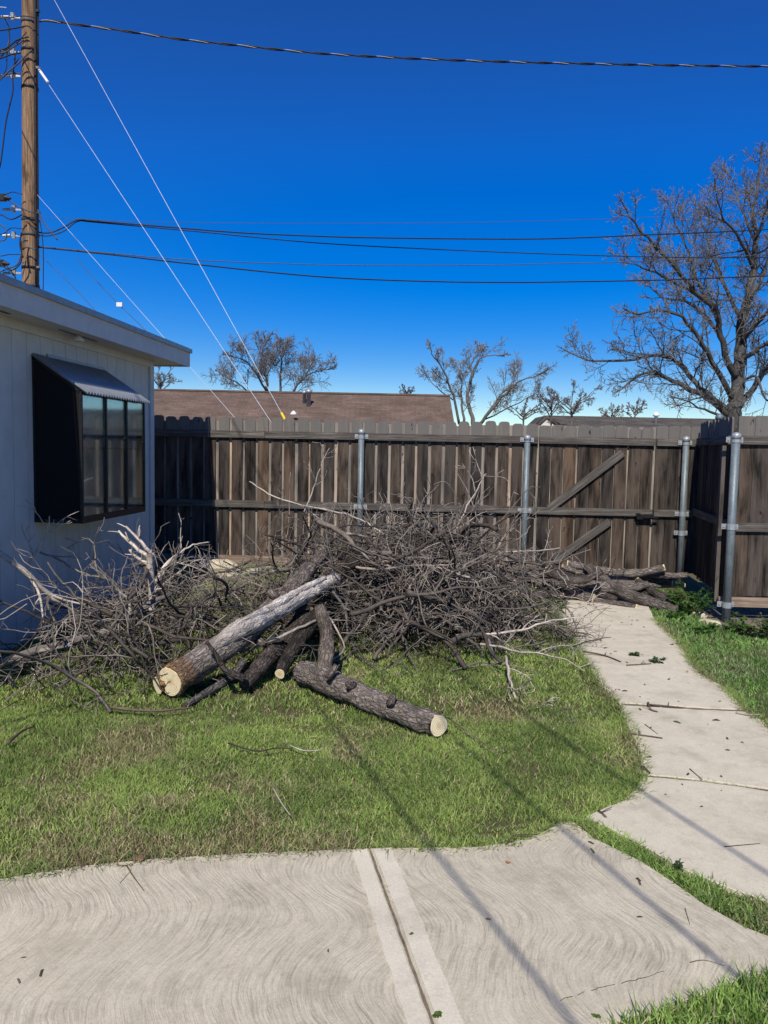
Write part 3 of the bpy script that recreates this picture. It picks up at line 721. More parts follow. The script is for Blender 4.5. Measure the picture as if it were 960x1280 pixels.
# bay window
bay = empty('bay_window', (0, 0, 0)); bay.parent = house
def bbox_(name, lo, hi, mat, parent=bay): return hbox(name, lo, hi, mat, parent)
bbox_('window_floor', (wl0, -.1, WZ0), (xa, WD, WZ0+.03), M_black)
fr_ = Geo(); t = .022
for xx in (wl0, xa-t): 
    fr_.box((xx, WD-t, WZ0+.031), (xx+t, WD, WF-.001), HM); fr_.box((xx, .0, WZ0+.031), (xx+t, t, WZ1-.03), HM)
    fr_.bar(HM @ Vector((xx+t/2, t, WZ1-.02)), HM @ Vector((xx+t/2, WD-t, WF+.0)), t, t)
fr_.box((wl0+t, WD-t, WF-t-.001), (xa-t, WD-.001, WF-.001), HM); fr_.box((wl0+t, WD-t, WZ0+.031), (xa-t, WD-.001, WZ0+.055), HM)
fr_.build('window_frame', M_black, bay)
f1 = along(133.5, WD); f2 = along(159, WD)
for fx in (f1, f2): bbox_('mullion', (fx-.014, WD-.024, WZ0+.056), (fx+.014, WD+.004, WF-.026), M_black)
pe = [xa-t, f1+.014, f1-.014, f2+.014, f2-.014, wl0+t]
for q in range(3):
    bbox_('pane', (pe[2*q+1]+.001, WD-.014, WZ0+.057), (pe[2*q]-.001, WD-.010, WF-.028), M_glass)
    bbox_('sash_bar', (pe[2*q+1]+.001, WD-.032, 1.03+.32*0+.55), (pe[2*q]-.001, WD-.020, 1.03+.565), M_black)
g = Geo(); g.prism([(0.023, WZ0+.03), (WD-.023, WZ0+.03), (WD-.023, WF-.01), (.023, WZ1-.04)], xa-.014, xa-.008, HM @ Matrix(((0, 0, 1, 0), (1, 0, 0, 0), (0, 1, 0, 0), (0, 0, 0, 1)))); g.build('side_screen', M_screen, bay)
g = Geo(); g.prism([(0.023, WZ0+.03), (WD-.023, WZ0+.03), (WD-.023, WF-.01), (.023, WZ1-.04)], wl0+.008, wl0+.014, HM @ Matrix(((0, 0, 1, 0), (1, 0, 0, 0), (0, 1, 0, 0), (0, 0, 0, 1)))); g.build('side_screen', M_screen, bay)
M_cur = noisy('blue_grey_curtain', (.42, .46, .48), (.60, .63, .64), 6, .9, .2, .01)
for q, (c0_, c1_) in enumerate(((f1+.01, xa-.06), (f2+.01, f1-.02), (wl0+.03, f2-.02))):
    g = Geo(); v = []; nn_ = 60
    for i in range(nn_+1):
        u_ = i/nn_; yy = WD-.085+.016*math.sin(i*1.05+q*2)+.008*math.sin(i*.37)
        for zz in (WZ0+.04, WF-.05): v.append(tuple(HM @ Vector((c0_+(c1_-c0_)*u_, yy, zz))))
    g.add(v, [(2*i, 2*i+2, 2*i+3, 2*i+1) for i in range(nn_)]); g.build('curtain', M_cur, bay, True)
bbox_('unlit_room_sheet', (wl0, -.118, WZ0), (xa, -.105, WZ1), M_dark)  # near-black sheet, paints the darkness of the unlit room behind the window
# corrugated awning
g = Geo(); nn_ = 150; v = []
a0, a1 = wl0-.01, xa+.02
for i in range(nn_+1):
    xx = a0+(a1-a0)*i/nn_; zc = .013*math.sin(i*2*math.pi/6.0)
    for (yy, zz) in ((.004, WZ1+.005), (WD+.055, WF+.005-.03)):
        v.append(tuple(HM @ Vector((xx, yy, zz+zc+.012)))); v.append(tuple(HM @ Vector((xx, yy, zz+zc+.008))))
f = []
for i in range(nn_):
    b = 4*i; f += [(b, b+4, b+6, b+2), (b+1, b+3, b+7, b+5), (b+2, b+6, b+7, b+3), (b, b+1, b+5, b+4)]
g.add(v, f); g.build('window_awning', M_awning, bay, True)
bbox_('awning_flashing', (a0, .002, WZ1+.008), (a1-.25, .012, WZ1+.045), M_awning)

# ------------------------------------------------------------------ far houses
def far_house(px0, px1, Yr, zr, Ye, ze, mat, label, flip=False, gable_right=True):
    o = empty('house', label=label, cat='house')
    x0 = P(px0, 500, Yr).x; x1 = P(px1, 500, Yr).x
    g = Geo(); th = .12
    depth = Yr-Ye
    rp_ = [(Ye, ze), (Yr, zr), (Yr+depth*1.6, zr-(zr-ze)*1.6)]
    # roof planes laid in local axes so that shingles run level
    for (ya, za, yb, zb) in ((Ye, ze, Yr, zr), (Yr+depth*2, ze-(zr-ze)*0, Yr, zr)):
        dy = yb-ya; dz = zb-za; l = math.hypot(dy, dz)
        gg_ = Geo(); gg_.box((0, 0, -.06), (x1-x0, l, 0)); me = gg_.mesh('roof', mat)
        u = Vector((1, 0, 0)); vv = Vector((0, dy/l, dz/l)); w = u.cross(vv)
        if w.z < 0: w = -w
        mm = Matrix(((u.x, vv.x, w.x, x0), (u.y, vv.y, w.y, ya), (u.z, vv.z, w.z, za), (0, 0, 0, 1)))
        r_ = link('roof', me, o); r_.matrix_local = mm
    gg_ = Geo(); gg_.box((x0-.02, Yr-.09, zr-.02), (x1+.02, Yr+.09, zr+.035)); gg_.build('ridge_cap', mat, o)
    w = Geo(); w.box((x0+.35, Ye+.5, 0), (x1-.35, Yr+depth*2-.5, ze-.05)); w.build('wall', M_siding, o)
    w = Geo(); w.add([(x1-.3, Ye+.3, ze-.02), (x1-.3, Yr, zr-.12), (x1-.3, Yr+depth*2-.3, ze-.02)], [(0, 1, 2)]); w.build('gable', M_siding, o)
    return o
h1 = far_house(-60, 562, 26, P(400, 491.5, 26).z, 23.3, P(572, 530, 24).z-.30, M_shbrown, 'neighbouring house behind the fence with a wide brown shingle roof')
def vent(px, py, Y, r, h, parent):
    p = P(px, py, Y); g = lathe([(r, -h), (r, 0), (r*1.5, .0), (r*1.5, h*.15), (r*.6, h*.28)], 10); g.build('roof_vent', M_bright, parent, True, loc=p)
vent(380.5, 492, 25.2, .055, .4, h1); vent(386, 491, 25.0, .07, .45, h1)
p = P(367, 517.5, 23.9); lathe([(.12, -.02), (.09, .03), (.02, .10)], 10).build('roof_vent', M_white, h1, True, loc=p)
h2 = far_house(686, 1150, 42, P(800, 522.5, 42).z, 38, P(800, 535, 38).z, M_shgrey, 'distant house with a low grey roof beyond the gate')
p = P(820, 522, 40); lathe([(.09, -.4), (.09, .05), (.17, .08), (.17, .16), (.06, .28)], 10).build('roof_vent', M_white, h2, True, loc=p)
h3 = empty('house', label='small dark gable peak showing just left of the grey roof', cat='house')
pa = P(672, 530, 38); pb = P(700, 531, 38); pc = P(684, 519, 38)
g = Geo()
for q0, q1 in ((pa, pc), (pb, pc)):
    g = Geo(); g.add([tuple(q0), tuple(q1), (q1.x, q1.y+3, q1.z), (q0.x, q0.y+3, q0.z), (q0.x, q0.y, q0.z-.12), (q1.x, q1.y, q1.z-.12), (q1.x, q1.y+3, q1.z-.12), (q0.x, q0.y+3, q0.z-.12)], [(0, 1, 2, 3), (4, 7, 6, 5), (0, 4, 5, 1), (3, 2, 6, 7)]); g.build('roof', M_shgrey, h3)
g = Geo(); g.prism([(pa.x+.1, pa.z-.1-2), (pb.x-.1, pb.z-.1-2), (pb.x-.1, pb.z-.1), (pc.x, pc.z-.15), (pa.x+.1, pa.z-.1)], -38.3, -38.1, Matrix(((1, 0, 0, 0), (0, 0, -1, 0), (0, 1, 0, 0), (0, 0, 0, 1)))); g.build('wall', M_siding, h3)

# ------------------------------------------------------------------ utility pole, wires
YP = 13.4
pb_ = P(39, 500, YP); ptp = P(37, 0, YP)
pole = empty('utility_pole', (0, 0, 0), label='weathered wooden utility pole rising behind the house roof', cat='pole')
def poleat(z): 
    t = (z-pb_.z)/(ptp.z-pb_.z); return Vector((pb_.x+(ptp.x-pb_.x)*t, YP, z))
rg = np.random.default_rng(2)
zs = np.linspace(-.1, 12.5, 40); g = Geo(); g.tube([poleat(z) for z in zs], np.linspace(.150, .112, 40), 18, rough=.025, rg=rg); g.build('pole_shaft', M_pole, pole, True)
for dx, rr_, zb in ((.128, .024, 4.0), (.155, .012, 7.9), (.10, .016, 6.3)):
    g = Geo(); g.tube([poleat(z)+Vector((dx*.93 if zb < 5 else dx, -.06 if zb < 5 else -.03, 0)) for z in np.linspace(zb, 12.5, 12)], rr_, 8); g.build('conduit', M_cable, pole, True)
for z in (8.6, 8.15, 7.55, 5.4, 5.15, 4.6, 4.3):
    g = Geo(); g.tube([poleat(z-.02), poleat(z+.02)], .133+.003*(9-z), 18); g.build('pole_band', M_cable if z in (8.15, 7.55, 4.6) else M_wiredark, pole, True)
for (z, sgn) in ((9.0, -1), (8.75, 1), (8.65, -1), (8.1, -1), (7.72, -1), (7.85, 1), (5.55, -1), (5.5, 1), (5.12, -1), (4.6, 1), (4.5, -1)):
    g = Geo(); b = poleat(z)+Vector((sgn*.13, -.05, 0)); ks = 1 if sgn < 0 else .3; g.bar(b, b+Vector((sgn*.16*ks, -.02, 0)), .03, .03); g.tube([b+Vector((sgn*.12*ks, -.02, -.05*ks)), b+Vector((sgn*.12*ks, -.02, .06*ks))], [.03, .04], 8)
    g.tube([b+Vector((sgn*.18*ks, -.02, 0)), b+Vector((sgn*.30*ks, -.04, -.01))], [.028*ks, .02*ks], 8); g.build('insulator', M_bright if R.random() < .5 else M_wiredark, pole)
def smoothpts(pts, k=6):
    pts = [Vector(p) for p in pts]; out = []
    n = len(pts)
    for i in range(n-1):
        p0 = pts[max(i-1, 0)]; p1 = pts[i]; p2 = pts[i+1]; p3 = pts[min(i+2, n-1)]
        for j in range(k):
            t = j/k; out.append(.5*((2*p1)+(-p0+p2)*t+(2*p0-5*p1+4*p2-p3)*t*t+(-p0+3*p1-3*p2+p3)*t**3))
    out.append(pts[-1]); return out
def wire(px, Y0, Y1, r, mat, label, name='overhead_wire', cat='cable', parent=None, k=5, **kw):
    n = len(px); pts = [P(q[0], q[1], Y0+(Y1-Y0)*((q[0]-px[0][0])/((px[-1][0]-px[0][0]) or 1))) for q in px]
    g = Geo(); g.tube(smoothpts(pts), r, k)
    if parent: return g.build(name, mat, parent, True)
    return g.build(name, mat, None, True, label=label, cat=cat, **kw)
# twisted service cable along the top
tp = [(49, 27), (62, 26), (90, 30), (150, 38), (225, 49), (300, 57), (390, 66), (480, 71.5), (560, 75), (640, 77.5), (720, 79.5), (800, 81), (880, 82.3), (960, 83), (1060, 83), (1250, 80)]
base = smoothpts([P(a, b, 13.3+.0018*(a-49)) for a, b in tp], 24)
tc_ = empty('twisted_cable', (0, 0, 0), label='dark twisted service cable crossing the top of the sky', cat='cable')
for ph, mt_, rr_ in ((0, M_cable, .011), (math.pi, M_cable, .011), (math.pi/2, M_wire, .004)):
    pts = []; s = 0
    for i, p in enumerate(base):
        if i: s += (p-base[i-1]).length
        a = s*2*math.pi/.8+ph; pts.append(p+Vector((0, math.cos(a), math.sin(a)))*.012)
    g = Geo(); g.tube(pts, rr_, 5); g.build('strand', mt_, tc_, True)
wire([(40, 271), (150, 276), (300, 279), (480, 279), (640, 277), (800, 272), (960, 264), (1100, 256)], 13.4, 17, .004, M_wiredark, 'faintest thin wire, the highest of the five lines over the far roofs')
wire([(44, 290), (62, 291), (80, 284), (97, 275), (120, 276.5), (200, 283), (300, 291), (400, 295.5), (480, 297.5), (640, 299), (720, 297.5), (800, 294), (939, 288), (1100, 278)], 13.4, 17, .013, M_cable, 'dark wire below the faintest one, bending down at the pole')
wire([(44, 293), (60, 295), (80, 289), (97, 277), (120, 278), (240, 289), (400, 304), (560, 312.5), (700, 318), (830, 321.5), (960, 322), (1100, 320)], 13.4, 17.3, .010, M_cable, 'dark wire crossing the big tree near its middle, third from the sky top group')
wire([(48, 308), (140, 317), (240, 325), (400, 331), (560, 332), (700, 329.5), (820, 326), (960, 318), (1100, 310)], 13.4, 17.3, .008, M_wiredark, 'thin grey wire just above the lowest dark wire')
wire([(48, 309), (140, 318.5), (240, 330), (400, 346), (540, 352), (640, 353), (700, 352.5), (830, 350), (960, 345), (1100, 340)], 13.4, 17, .013, M_cable, 'lowest dark wire sagging across the sky above the far roofs')
# guy strands down to one anchor behind the fence
anchor = P(455, 712, 10.25); anchor.z = .1
def guy(px, py, lab, r=.0045, mat=M_wire, bot=None, col=True):
    a = P(px, py, YP-.05); b = bot or anchor
    g = Geo(); pts = [a.lerp(b, t) for t in np.linspace(0, 1, 12)]; g.tube(pts, r, 5); return g.build('guy_wire', mat, None, True, label=lab, cat='guy wire'), a, b
o1, a_, b_ = guy(46, -40, 'pale guy wire from the pole top ending in a yellow sleeve')
for t0, t1 in ((.784, .99),):
    g = Geo(); g.tube([a_.lerp(b_, t0), a_.lerp(b_, t1)], .017, 8); g.build('guy_sleeve', M_yellow, o1, True)
guy(48, 86, 'bright pale guy wire starting below the twisted cable')
guy(46, 243, 'lowest pale guy wire that passes behind the house eave corner', .0038)
g = Geo(); g.tube([P(48, 86, 13.35), P(60, 103, 13.2)], .022, 6); g.build('turnbuckle', M_white, pole)
wire([(47, 316), (94, 361), (119, 388), (160, 428)], 13.4, 12, .005, M_wiredark, 'very thin dark wire slanting down behind the eave')
w4 = wire([(95, 323), (105, 334), (125, 356), (149, 381), (169, 400), (215, 446)], 13, 11.6, .005, M_wiredark, 'very thin wire carrying a small white tag')
g = Geo(); c0 = P(149.5, 381, 12.3); g.box((c0.x-.045, c0.y-.02, c0.z-.03), (c0.x+.045, c0.y+.02, c0.z+.035)); g.build('wire_tag', M_white, w4)
# jumble of leads left of the pole
JL = [[(44, 22), (30, 20), (12, 22), (0, 21), (-30, 26)], [(0, 22), (8, 26), (12, 45), (8, 62), (0, 72)], [(30, 33), (14, 36), (0, 38), (-30, 40)], [(33, 40), (20, 55), (8, 62), (-12, 70)],
      [(30, 50), (18, 58), (4, 66), (-20, 66)], [(26, 66), (14, 68), (0, 73), (-20, 75)], [(24, 72), (16, 84), (6, 93), (-4, 94)], [(26, 92), (12, 92), (0, 96), (-20, 98)],
      [(19, 68), (18, 80), (16, 96), (16, 115), (8, 150), (4, 180), (0, 208), (-8, 230)], [(11, 34), (12, 50), (9, 66), (8, 85), (5, 92)], [(40, 62), (24, 78), (10, 90), (0, 100)],
      [(36, 46), (22, 50), (8, 60), (-10, 66)], [(28, 243), (16, 240), (4, 243), (-20, 240)], [(0, 247), (12, 251), (26, 260), (42, 266)], [(28, 268), (14, 274), (0, 268), (-20, 266)],
      [(28, 286), (14, 285), (4, 292), (-15, 296)], [(0, 280), (8, 288), (6, 300), (-8, 300)], [(26, 300), (27, 312), (26, 328), (14, 338), (0, 330)], [(26, 318), (12, 318), (0, 320), (-15, 318)],
      [(27, 316), (22, 330), (10, 336), (-6, 342)], [(0, 328), (10, 334), (20, 348)], [(50, 275), (54, 310), (54, 362)], [(47, 262), (56, 280), (72, 300)], [(27, 290), (25, 306), (29, 322)], [(28, 268), (33, 271), (44, 272)], [(28, 312), (34, 309), (45, 312)]]
for q, pl in enumerate(JL):
    pts = smoothpts([P(a, b, YP-.22-.02*(q % 6)) for a, b in pl]); g = Geo(); g.tube(pts, .012 if q % 3 else .008, 5); g.build('hanging_lead', M_wiredark if q % 3 == 1 else M_cable, pole, True)
for px, py in ((3, 247), (1, 329)):
    c0 = P(px, py, YP-.25); g = Geo(); g.box((c0.x-.16, c0.y-.05, c0.z-.05), (c0.x+.05, c0.y+.05, c0.z+.05)); g.tube([c0+Vector((.04, 0, 0)), c0+Vector((.14, 0, -.01))], [.05, .02], 8); g.build('splice_case', M_cable, pole)
wire([(-60, 6), (0, 9), (8, 10)], 13, 13.2, .008, M_wire, '', 'hanging_lead', parent=pole)
# service drops that pass overhead (seen only by the shadows they throw on lawn and paving)
PN = Vector((1, .36, .49))
def drop(gpt, gz=0):
    c = PN.dot(gpt)                                      # cable lies in the plane PN.x = c that holds the sun ray
    def on(Y, z): return Vector((c-PN.y*Y-PN.z*z, Y, z))
    return [on(-3.2, 2.75), on(0, 3.75), on(4.9, 6.15), on(13.4, 9.4)]
dr = [(G(540, 1062), .0095), (G(700, 1036), .010), (G(800, 990), .0095)]
for (q, r), lab in zip(dr, ('overhead drop cable nearest the house', 'middle overhead drop cable', 'overhead drop cable farthest from the house')):
    g = Geo(); g.tube(smoothpts(drop(q)), r, 6); g.build('overhead_cable', M_cable, None, True, label=lab+', above the walkway', cat='cable')
g = Geo(); g.tube([(-8.3, 13.5, -.1), (-8.2, 13.5, 10.4)], [.16, .12], 14); g.build('utility_pole', M_pole, None, True, label='second wooden pole behind the house, out past its roof', cat='pole')
g = Geo(); g.bar((-9.8, 13.38, 9.35), (-5.6, 13.38, 9.35), .1, .12)

# ------------------------------------------------------------------ branch growing
def grow(g, p, d, L_, r, lvl, rg, pr, col):
    """one limb from p along d, then its side twigs"""
    n = max(4, int(L_/pr['seg'])+1) if lvl < pr['lv'] else max(3, int(L_/(pr['seg']*1.3))+1)
    pts = [np.array(p, float)]; d = np.array(d, float); d /= np.linalg.norm(d); st = L_/n
    wa = pr['wander']*(1+.35*lvl)
    for i in range(n):
        d = d+rg.normal(0, wa, 3)+np.array([0, 0, pr['up']]); d /= np.linalg.norm(d); pts.append(pts[-1]+d*st)
    r1 = r*pr['taper']; rad = np.linspace(r, max(r1, pr['rmin']), n+1)
    k = 8 if r > .03 else (6 if r > .012 else (4 if r > .005 else 3))
    t = lvl/(pr['lv']+.001); c = np.array(col[0])*(1-t)+np.array(col[1])*t
    g.tube(pts, rad, k if not pr.get('k') else min(k, pr['k']), caps=lvl < 2 and not pr.get('nocap'), col=c*rg.uniform(.85, 1.15))
    if lvl >= pr['lv']: return
    nc = pr['kids'][lvl]; nc = max(1, int(round(nc*rg.uniform(.75, 1.25))))
    for q in range(nc):
        u = pr['u0']+(1-pr['u0'])*(q+rg.random())/nc; u = min(u, .995); i = int(u*n); fr2 = u*n-i
        b = pts[i]*(1-fr2)+pts[min(i+1, n)]*fr2; ax = pts[min(i+1, n)]-pts[i]; ax /= np.linalg.norm(ax)+1e-9
        s = rg.normal(0, 1, 3); s -= ax*np.dot(s, ax)
        if pr.get('flat'): s[2] *= pr['flat']
        s /= np.linalg.norm(s)+1e-9; an = math.radians(rg.uniform(*pr['ang']))
        nd = ax*math.cos(an)+s*math.sin(an)
        rr2 = max((r+(r1-r)*u)*rg.uniform(*pr['rk']), pr['rmin'])
        grow(g, b, nd, L_*rg.uniform(*pr['lk'])*(1.15-.55*u), rr2, lvl+1, rg, pr, col)

# ------------------------------------------------------------------ bare trees
def tree(limbs, Y, rscale, pr, label, seed, col, name='bare_tree', trunk_r=None, group=None, kidpm=1.0, dspread=1.0):
    rg = np.random.default_rng(seed); t = empty(name, (0, 0, 0), label=label, cat='tree', group=group)
    cr = Geo(); first = True
    for li, (pl, r0, r1, dy) in enumerate(limbs):
        n = len(pl); pts = [P(a, b, Y+dy*(i/(n-1))*dspread) for i, (a, b) in enumerate(pl)]
        if first: pts = [Vector((pts[0].x, Y, -.1))]+pts
        sp = smoothpts(pts, 4); m_ = len(sp); rad = np.linspace(r0, r1, m_)*rscale
        jit = rg.normal(0, .25*r1+.01, (m_, 3)); jit[0] = 0
        arr = np.array([tuple(q) for q in sp])+jit
        if first:
            g = Geo(); g.tube(arr, rad, 12, col=col[0], rough=.06, rg=rg); g.build('trunk', M_tree, t, True, True); first = False
        else: cr.tube(arr, rad, 7, col=np.array(col[0])*rg.uniform(.85, 1.1))
        ln = sum((sp[i+1]-sp[i]).length for i in range(m_-1)); nk = max(3, int(ln*kidpm*(.55 if li == 0 else 1)))
        for q in range(nk):
            u = (.35 if li == 0 else .18)+(.82-(.17 if li == 0 else 0))*(q+rg.random())/nk; u = min(u, .99)
            i = int(u*(m_-1)); b = arr[i]; ax = arr[min(i+1, m_-1)]-arr[max(i-1, 0)]; ax /= np.linalg.norm(ax)
            s = rg.normal(0, 1, 3); s -= ax*np.dot(s, ax); s /= np.linalg.norm(s); an = math.radians(rg.uniform(30, 65))
            nd = ax*math.cos(an)+s*math.sin(an)+np.array([0, 0, .25])
            rb = max(pr['rmin'], min(rad[i]*.5, pr['r0'])*rg.uniform(.6, 1)); grow(cr, b, nd, pr['L']*rg.uniform(.6, 1.25)*(1.15-.4*u), rb, 0, rg, pr, (np.array(col[0])*1.0, col[1]))
        grow(cr, arr[-1], arr[-1]-arr[-3], pr['L']*.45, r1, 0, rg, pr, (col[0], col[1]))
    me = cr.mesh('crown', M_tree, True, True); link('crown', me, t); return t
BIG = [([(914, 530), (919, 505), (922, 480), (924, 452), (926, 425), (929, 402), (935, 377), (940, 350), (943, 325), (945, 298), (941, 268), (946, 240), (951, 205)], .30, .03, .6),
 ([(920, 470), (909, 450), (902, 419), (894, 388), (869, 366), (852, 343), (827, 315), (804, 292), (784, 267)], .13, .03, -1.5),
 ([(911, 520), (884, 497), (858, 484), (835, 473), (812, 464), (786, 477)], .13, .03, -1.0),
 ([(908, 512), (885, 492), (866, 476), (852, 456), (824, 444), (784, 450), (742, 451), (719, 443)], .12, .022, 1.0),
 ([(915, 497), (899, 467), (880, 433), (858, 402), (832, 388), (796, 394)], .11, .025, -2),
 ([(903, 423), (883, 397), (858, 377), (827, 371), (808, 352)], .08, .02, 1.6),
 ([(926, 452), (945, 438), (965, 425), (1000, 408), (1035, 385)], .10, .03, -1.2),
 ([(920, 512), (942, 484), (962, 456), (1000, 430), (1045, 415)], .13, .03, 1.0),
 ([(928, 425), (945, 405), (962, 388), (990, 345), (1000, 295)], .10, .025, -1.8),
 ([(937, 370), (953, 347), (962, 318), (974, 270), (978, 228)], .09, .02, 1.5),
 ([(928, 405), (915, 377), (903, 349), (890, 320), (880, 285), (870, 258)], .09, .02, 2.0),
 ([(941, 335), (931, 312), (919, 292), (903, 270), (895, 245)], .07, .018, -1.6),
 ([(908, 523), (880, 512), (857, 500)], .06, .02, -.8),
 ([(893, 390), (872, 352), (862, 318), (846, 286), (838, 258)], .06, .018, 2.2),
 ([(866, 366), (840, 352), (812, 338), (790, 330)], .05, .018, -1.2),
 ([(944, 305), (930, 270), (922, 245), (915, 222)], .05, .015, 1.4),
 ([(944, 300), (958, 262), (966, 225)], .05, .015, -1.0),
 ([(922, 486), (945, 470), (958, 500), (990, 505)], .06, .02, -1.6)]
PRB = dict(seg=.28, wander=.15, up=.06, taper=.45, rmin=.0058, kids=[8, 5], lv=2, u0=.2, ang=(28, 62), rk=(.45, .7), lk=(.38, .6), L=1.15, r0=.026, k=4, nocap=1)
tree(BIG, 22, .78, PRB, 'large leafless tree with a spreading crown at the fence corner', 4, ((.080, .075, .070), (.20, .195, .188)), kidpm=3.9, dspread=1.0)
T1 = [([(333, 500), (334, 478), (330, 460), (328, 440), (331, 428)], .28, .05, 1), ([(333, 490), (322, 470), (308, 452), (292, 446)], .17, .05, -2), ([(350, 500), (351, 470), (353, 448), (357, 434)], .2, .05, 2),
      ([(362, 500), (372, 482), (386, 468), (410, 462)], .17, .05, -1), ([(366, 490), (377, 472), (383, 455), (386, 450)], .12, .04, 2), ([(318, 500), (302, 482), (286, 473), (280, 470)], .14, .04, 1), ([(334, 470), (342, 452), (350, 438)], .1, .04, 0)]
PR1 = dict(seg=.5, wander=.12, up=.05, taper=.45, rmin=.010, kids=[9, 6], lv=2, u0=.15, ang=(28, 65), rk=(.45, .7), lk=(.4, .65), L=1.35, r0=.03, k=3, nocap=1)
tree(T1, 46, .42, PR1, 'leafless tree rising over the brown roof ridge near the roof vents', 8, ((.095, .085, .078), (.19, .18, .172)), kidpm=4.0)
T2 = [([(592, 545), (590, 520), (584, 497), (590, 470), (588, 455), (598, 442)], .20, .035, .5), ([(574, 530), (566, 493), (558, 472), (550, 455), (538, 440)], .10, .03, -1), ([(580, 528), (577, 500), (577, 475), (570, 458)], .10, .03, 1),
      ([(600, 530), (618, 508), (636, 487), (652, 476), (674, 468)], .13, .03, -1), ([(606, 522), (622, 498), (640, 478), (648, 460)], .10, .03, 1.2), ([(588, 480), (594, 458), (604, 446), (622, 444)], .08, .03, -.6),
      ([(604, 525), (632, 512), (655, 500), (668, 492)], .06, .02, 1), ([(566, 500), (552, 490), (540, 478), (533, 466)], .05, .02, .6)]
PR2 = dict(seg=.3, wander=.13, up=.05, taper=.45, rmin=.0062, kids=[9, 6], lv=2, u0=.15, ang=(28, 65), rk=(.45, .7), lk=(.38, .6), L=.85, r0=.018, k=3, nocap=1)
tree(T2, 28, .50, PR2, 'leafless fruit tree with pale crooked limbs just right of the brown roof', 9, ((.14, .125, .112), (.24, .225, .208)), kidpm=3.0)
def smalltree(px, base, top, half, Y, seed, label):
    rr = random.Random(seed); lm = [([(px, base), (px+rr.uniform(-2, 2), (base+top)/2+4), (px+rr.uniform(-4, 4), top+6)], .14, .03, 0)]
    for q in range(5):
        sgn = -1 if q % 2 else 1; w = half*rr.uniform(.45, 1); yy = base-(base-top)*rr.uniform(.1, .45)
        lm.append(([(px, yy), (px+sgn*w*.5, yy-(base-top)*.25), (px+sgn*w, yy-(base-top)*rr.uniform(.3, .5))], .08, .025, rr.uniform(-2, 2)))
    pr = dict(PR2); pr['L'] = (base-top)*Y/960*.30; pr['rmin'] = .0065*Y/28; pr['kids'] = [8, 5]
    tree(lm, Y, .38*Y/34, pr, label, seed, ((.13, .12, .112), (.20, .19, .182)), kidpm=28/Y*2.4)
smalltree(715, 530, 478, 30, 34, 21, 'low spreading leafless tree above the gate'); smalltree(688, 532, 484, 18, 36, 22, 'thin leafless tree between the fruit tree and the low spreading one')
smalltree(655, 530, 496, 30, 37, 27, 'hazy low thicket-like tree behind the pale fruit tree')
smalltree(763, 530, 503, 14, 60, 23, 'tiny distant tree over the grey roof, the nearer to the gate'); smalltree(793, 530, 498, 16, 60, 24, 'tiny distant tree over the grey roof beside the big tree')
smalltree(508, 500, 480, 9, 60, 25, 'tiny tree top just over the right end of the brown roof ridge'); smalltree(200, 500, 455, 22, 40, 26, 'leafless tree showing between the eave and the brown roof')

# ------------------------------------------------------------------ logs of the felled tree
def bez(pts, k=5): return smoothpts(pts, k)
BK = (.125, .100, .082)
def log(pts, r, label, seed, cut=(1,), col=BK, colend=None, name='log', group=None, ends=True, k=14, rough=.09, cat='log', face=None, mat=None):
    rg = np.random.default_rng(seed); sp = np.array([tuple(q) for q in bez(pts, 7)]); n = len(sp)
    rr = np.interp(np.linspace(0, 1, n), np.linspace(0, 1, len(r)), r)*(1+.04*rg.normal(0, 1, n))
    cols = np.tile(np.array(col, float), (n, 1))*rg.uniform(.85, 1.15, (n, 1))
    if colend: cols = np.array([colend(i/(n-1)) for i in range(n)])
    g = Geo(); g.tube(sp, rr, k, rough=rough, rg=rg, col=cols)
    def fdir(e):
        d = Vector(sp[0]-sp[1] if e == 0 else sp[-1]-sp[-2]).normalized()
        return d, (d+Vector(face)).normalized() if face else d
    for e in cut:
        d, m_ = fdir(e); vv = g.v[0]; ii = range(k) if e == 0 else range((n-1)*k, n*k); p = sp[0] if e == 0 else sp[-1]
        for q in ii: w = vv[q]-p; vv[q] = vv[q]-np.array(d)*(float(np.dot(w, np.array(m_)))/d.dot(m_))
    o = g.build(name, mat or M_bark, None, True, True, label=label, cat=cat, group=group)
    for e in cut:
        p = Vector(sp[0] if e == 0 else sp[-1]); _d, d = fdir(e); rad = (rr[0] if e == 0 else rr[-1])
        c = Geo(); kk = 20; ring = []
        for i in range(kk): a = 2*math.pi*i/kk; q = rad*.93*(1+.05*math.sin(3*a+seed)+rg.uniform(-.02, .02)); ring.append((q*math.cos(a), q*math.sin(a)))
        v = [(x_, y_, -.01) for x_, y_ in ring]+[(x_, y_, .006) for x_, y_ in ring]; c.add(v, [tuple(range(kk, 2*kk))]+[(i, (i+1) % kk, kk+(i+1) % kk, kk+i) for i in range(kk)])
        ob = c.build('cut_end', M_cut, o); ob.matrix_local = Matrix.Translation(p) @ d.to_track_quat('Z', 'Y').to_matrix().to_4x4()
    return o
def GR(x, y, r): return G(x, y, r)
def c_main(t):
    if t < .04: return (.46, .28, .14)
    if t < .13: return ((.20, .13, .09), (.50, .29, .13), (.26, .17, .11), (.20, .15, .12))[int(t*75) % 4]
    if t < .6: return (.29, .25, .22)
    return (.26, .215, .185)
main = log([GR(213, 852, .12), P(250, 828, 4.98), P(298, 796, 5.3), P(340, 762, 5.75), P(372, 728, 6.2), P(404, 690, 6.75)], [.100, .098, .094, .085, .070, .055], 'thickest felled trunk with an orange-scarred base and big pale cut end facing the house', 1, cut=(0,), colend=c_main, k=22, face=(-.25, -.75, .1))
pl_ = Geo(); rgp = np.random.default_rng(3)
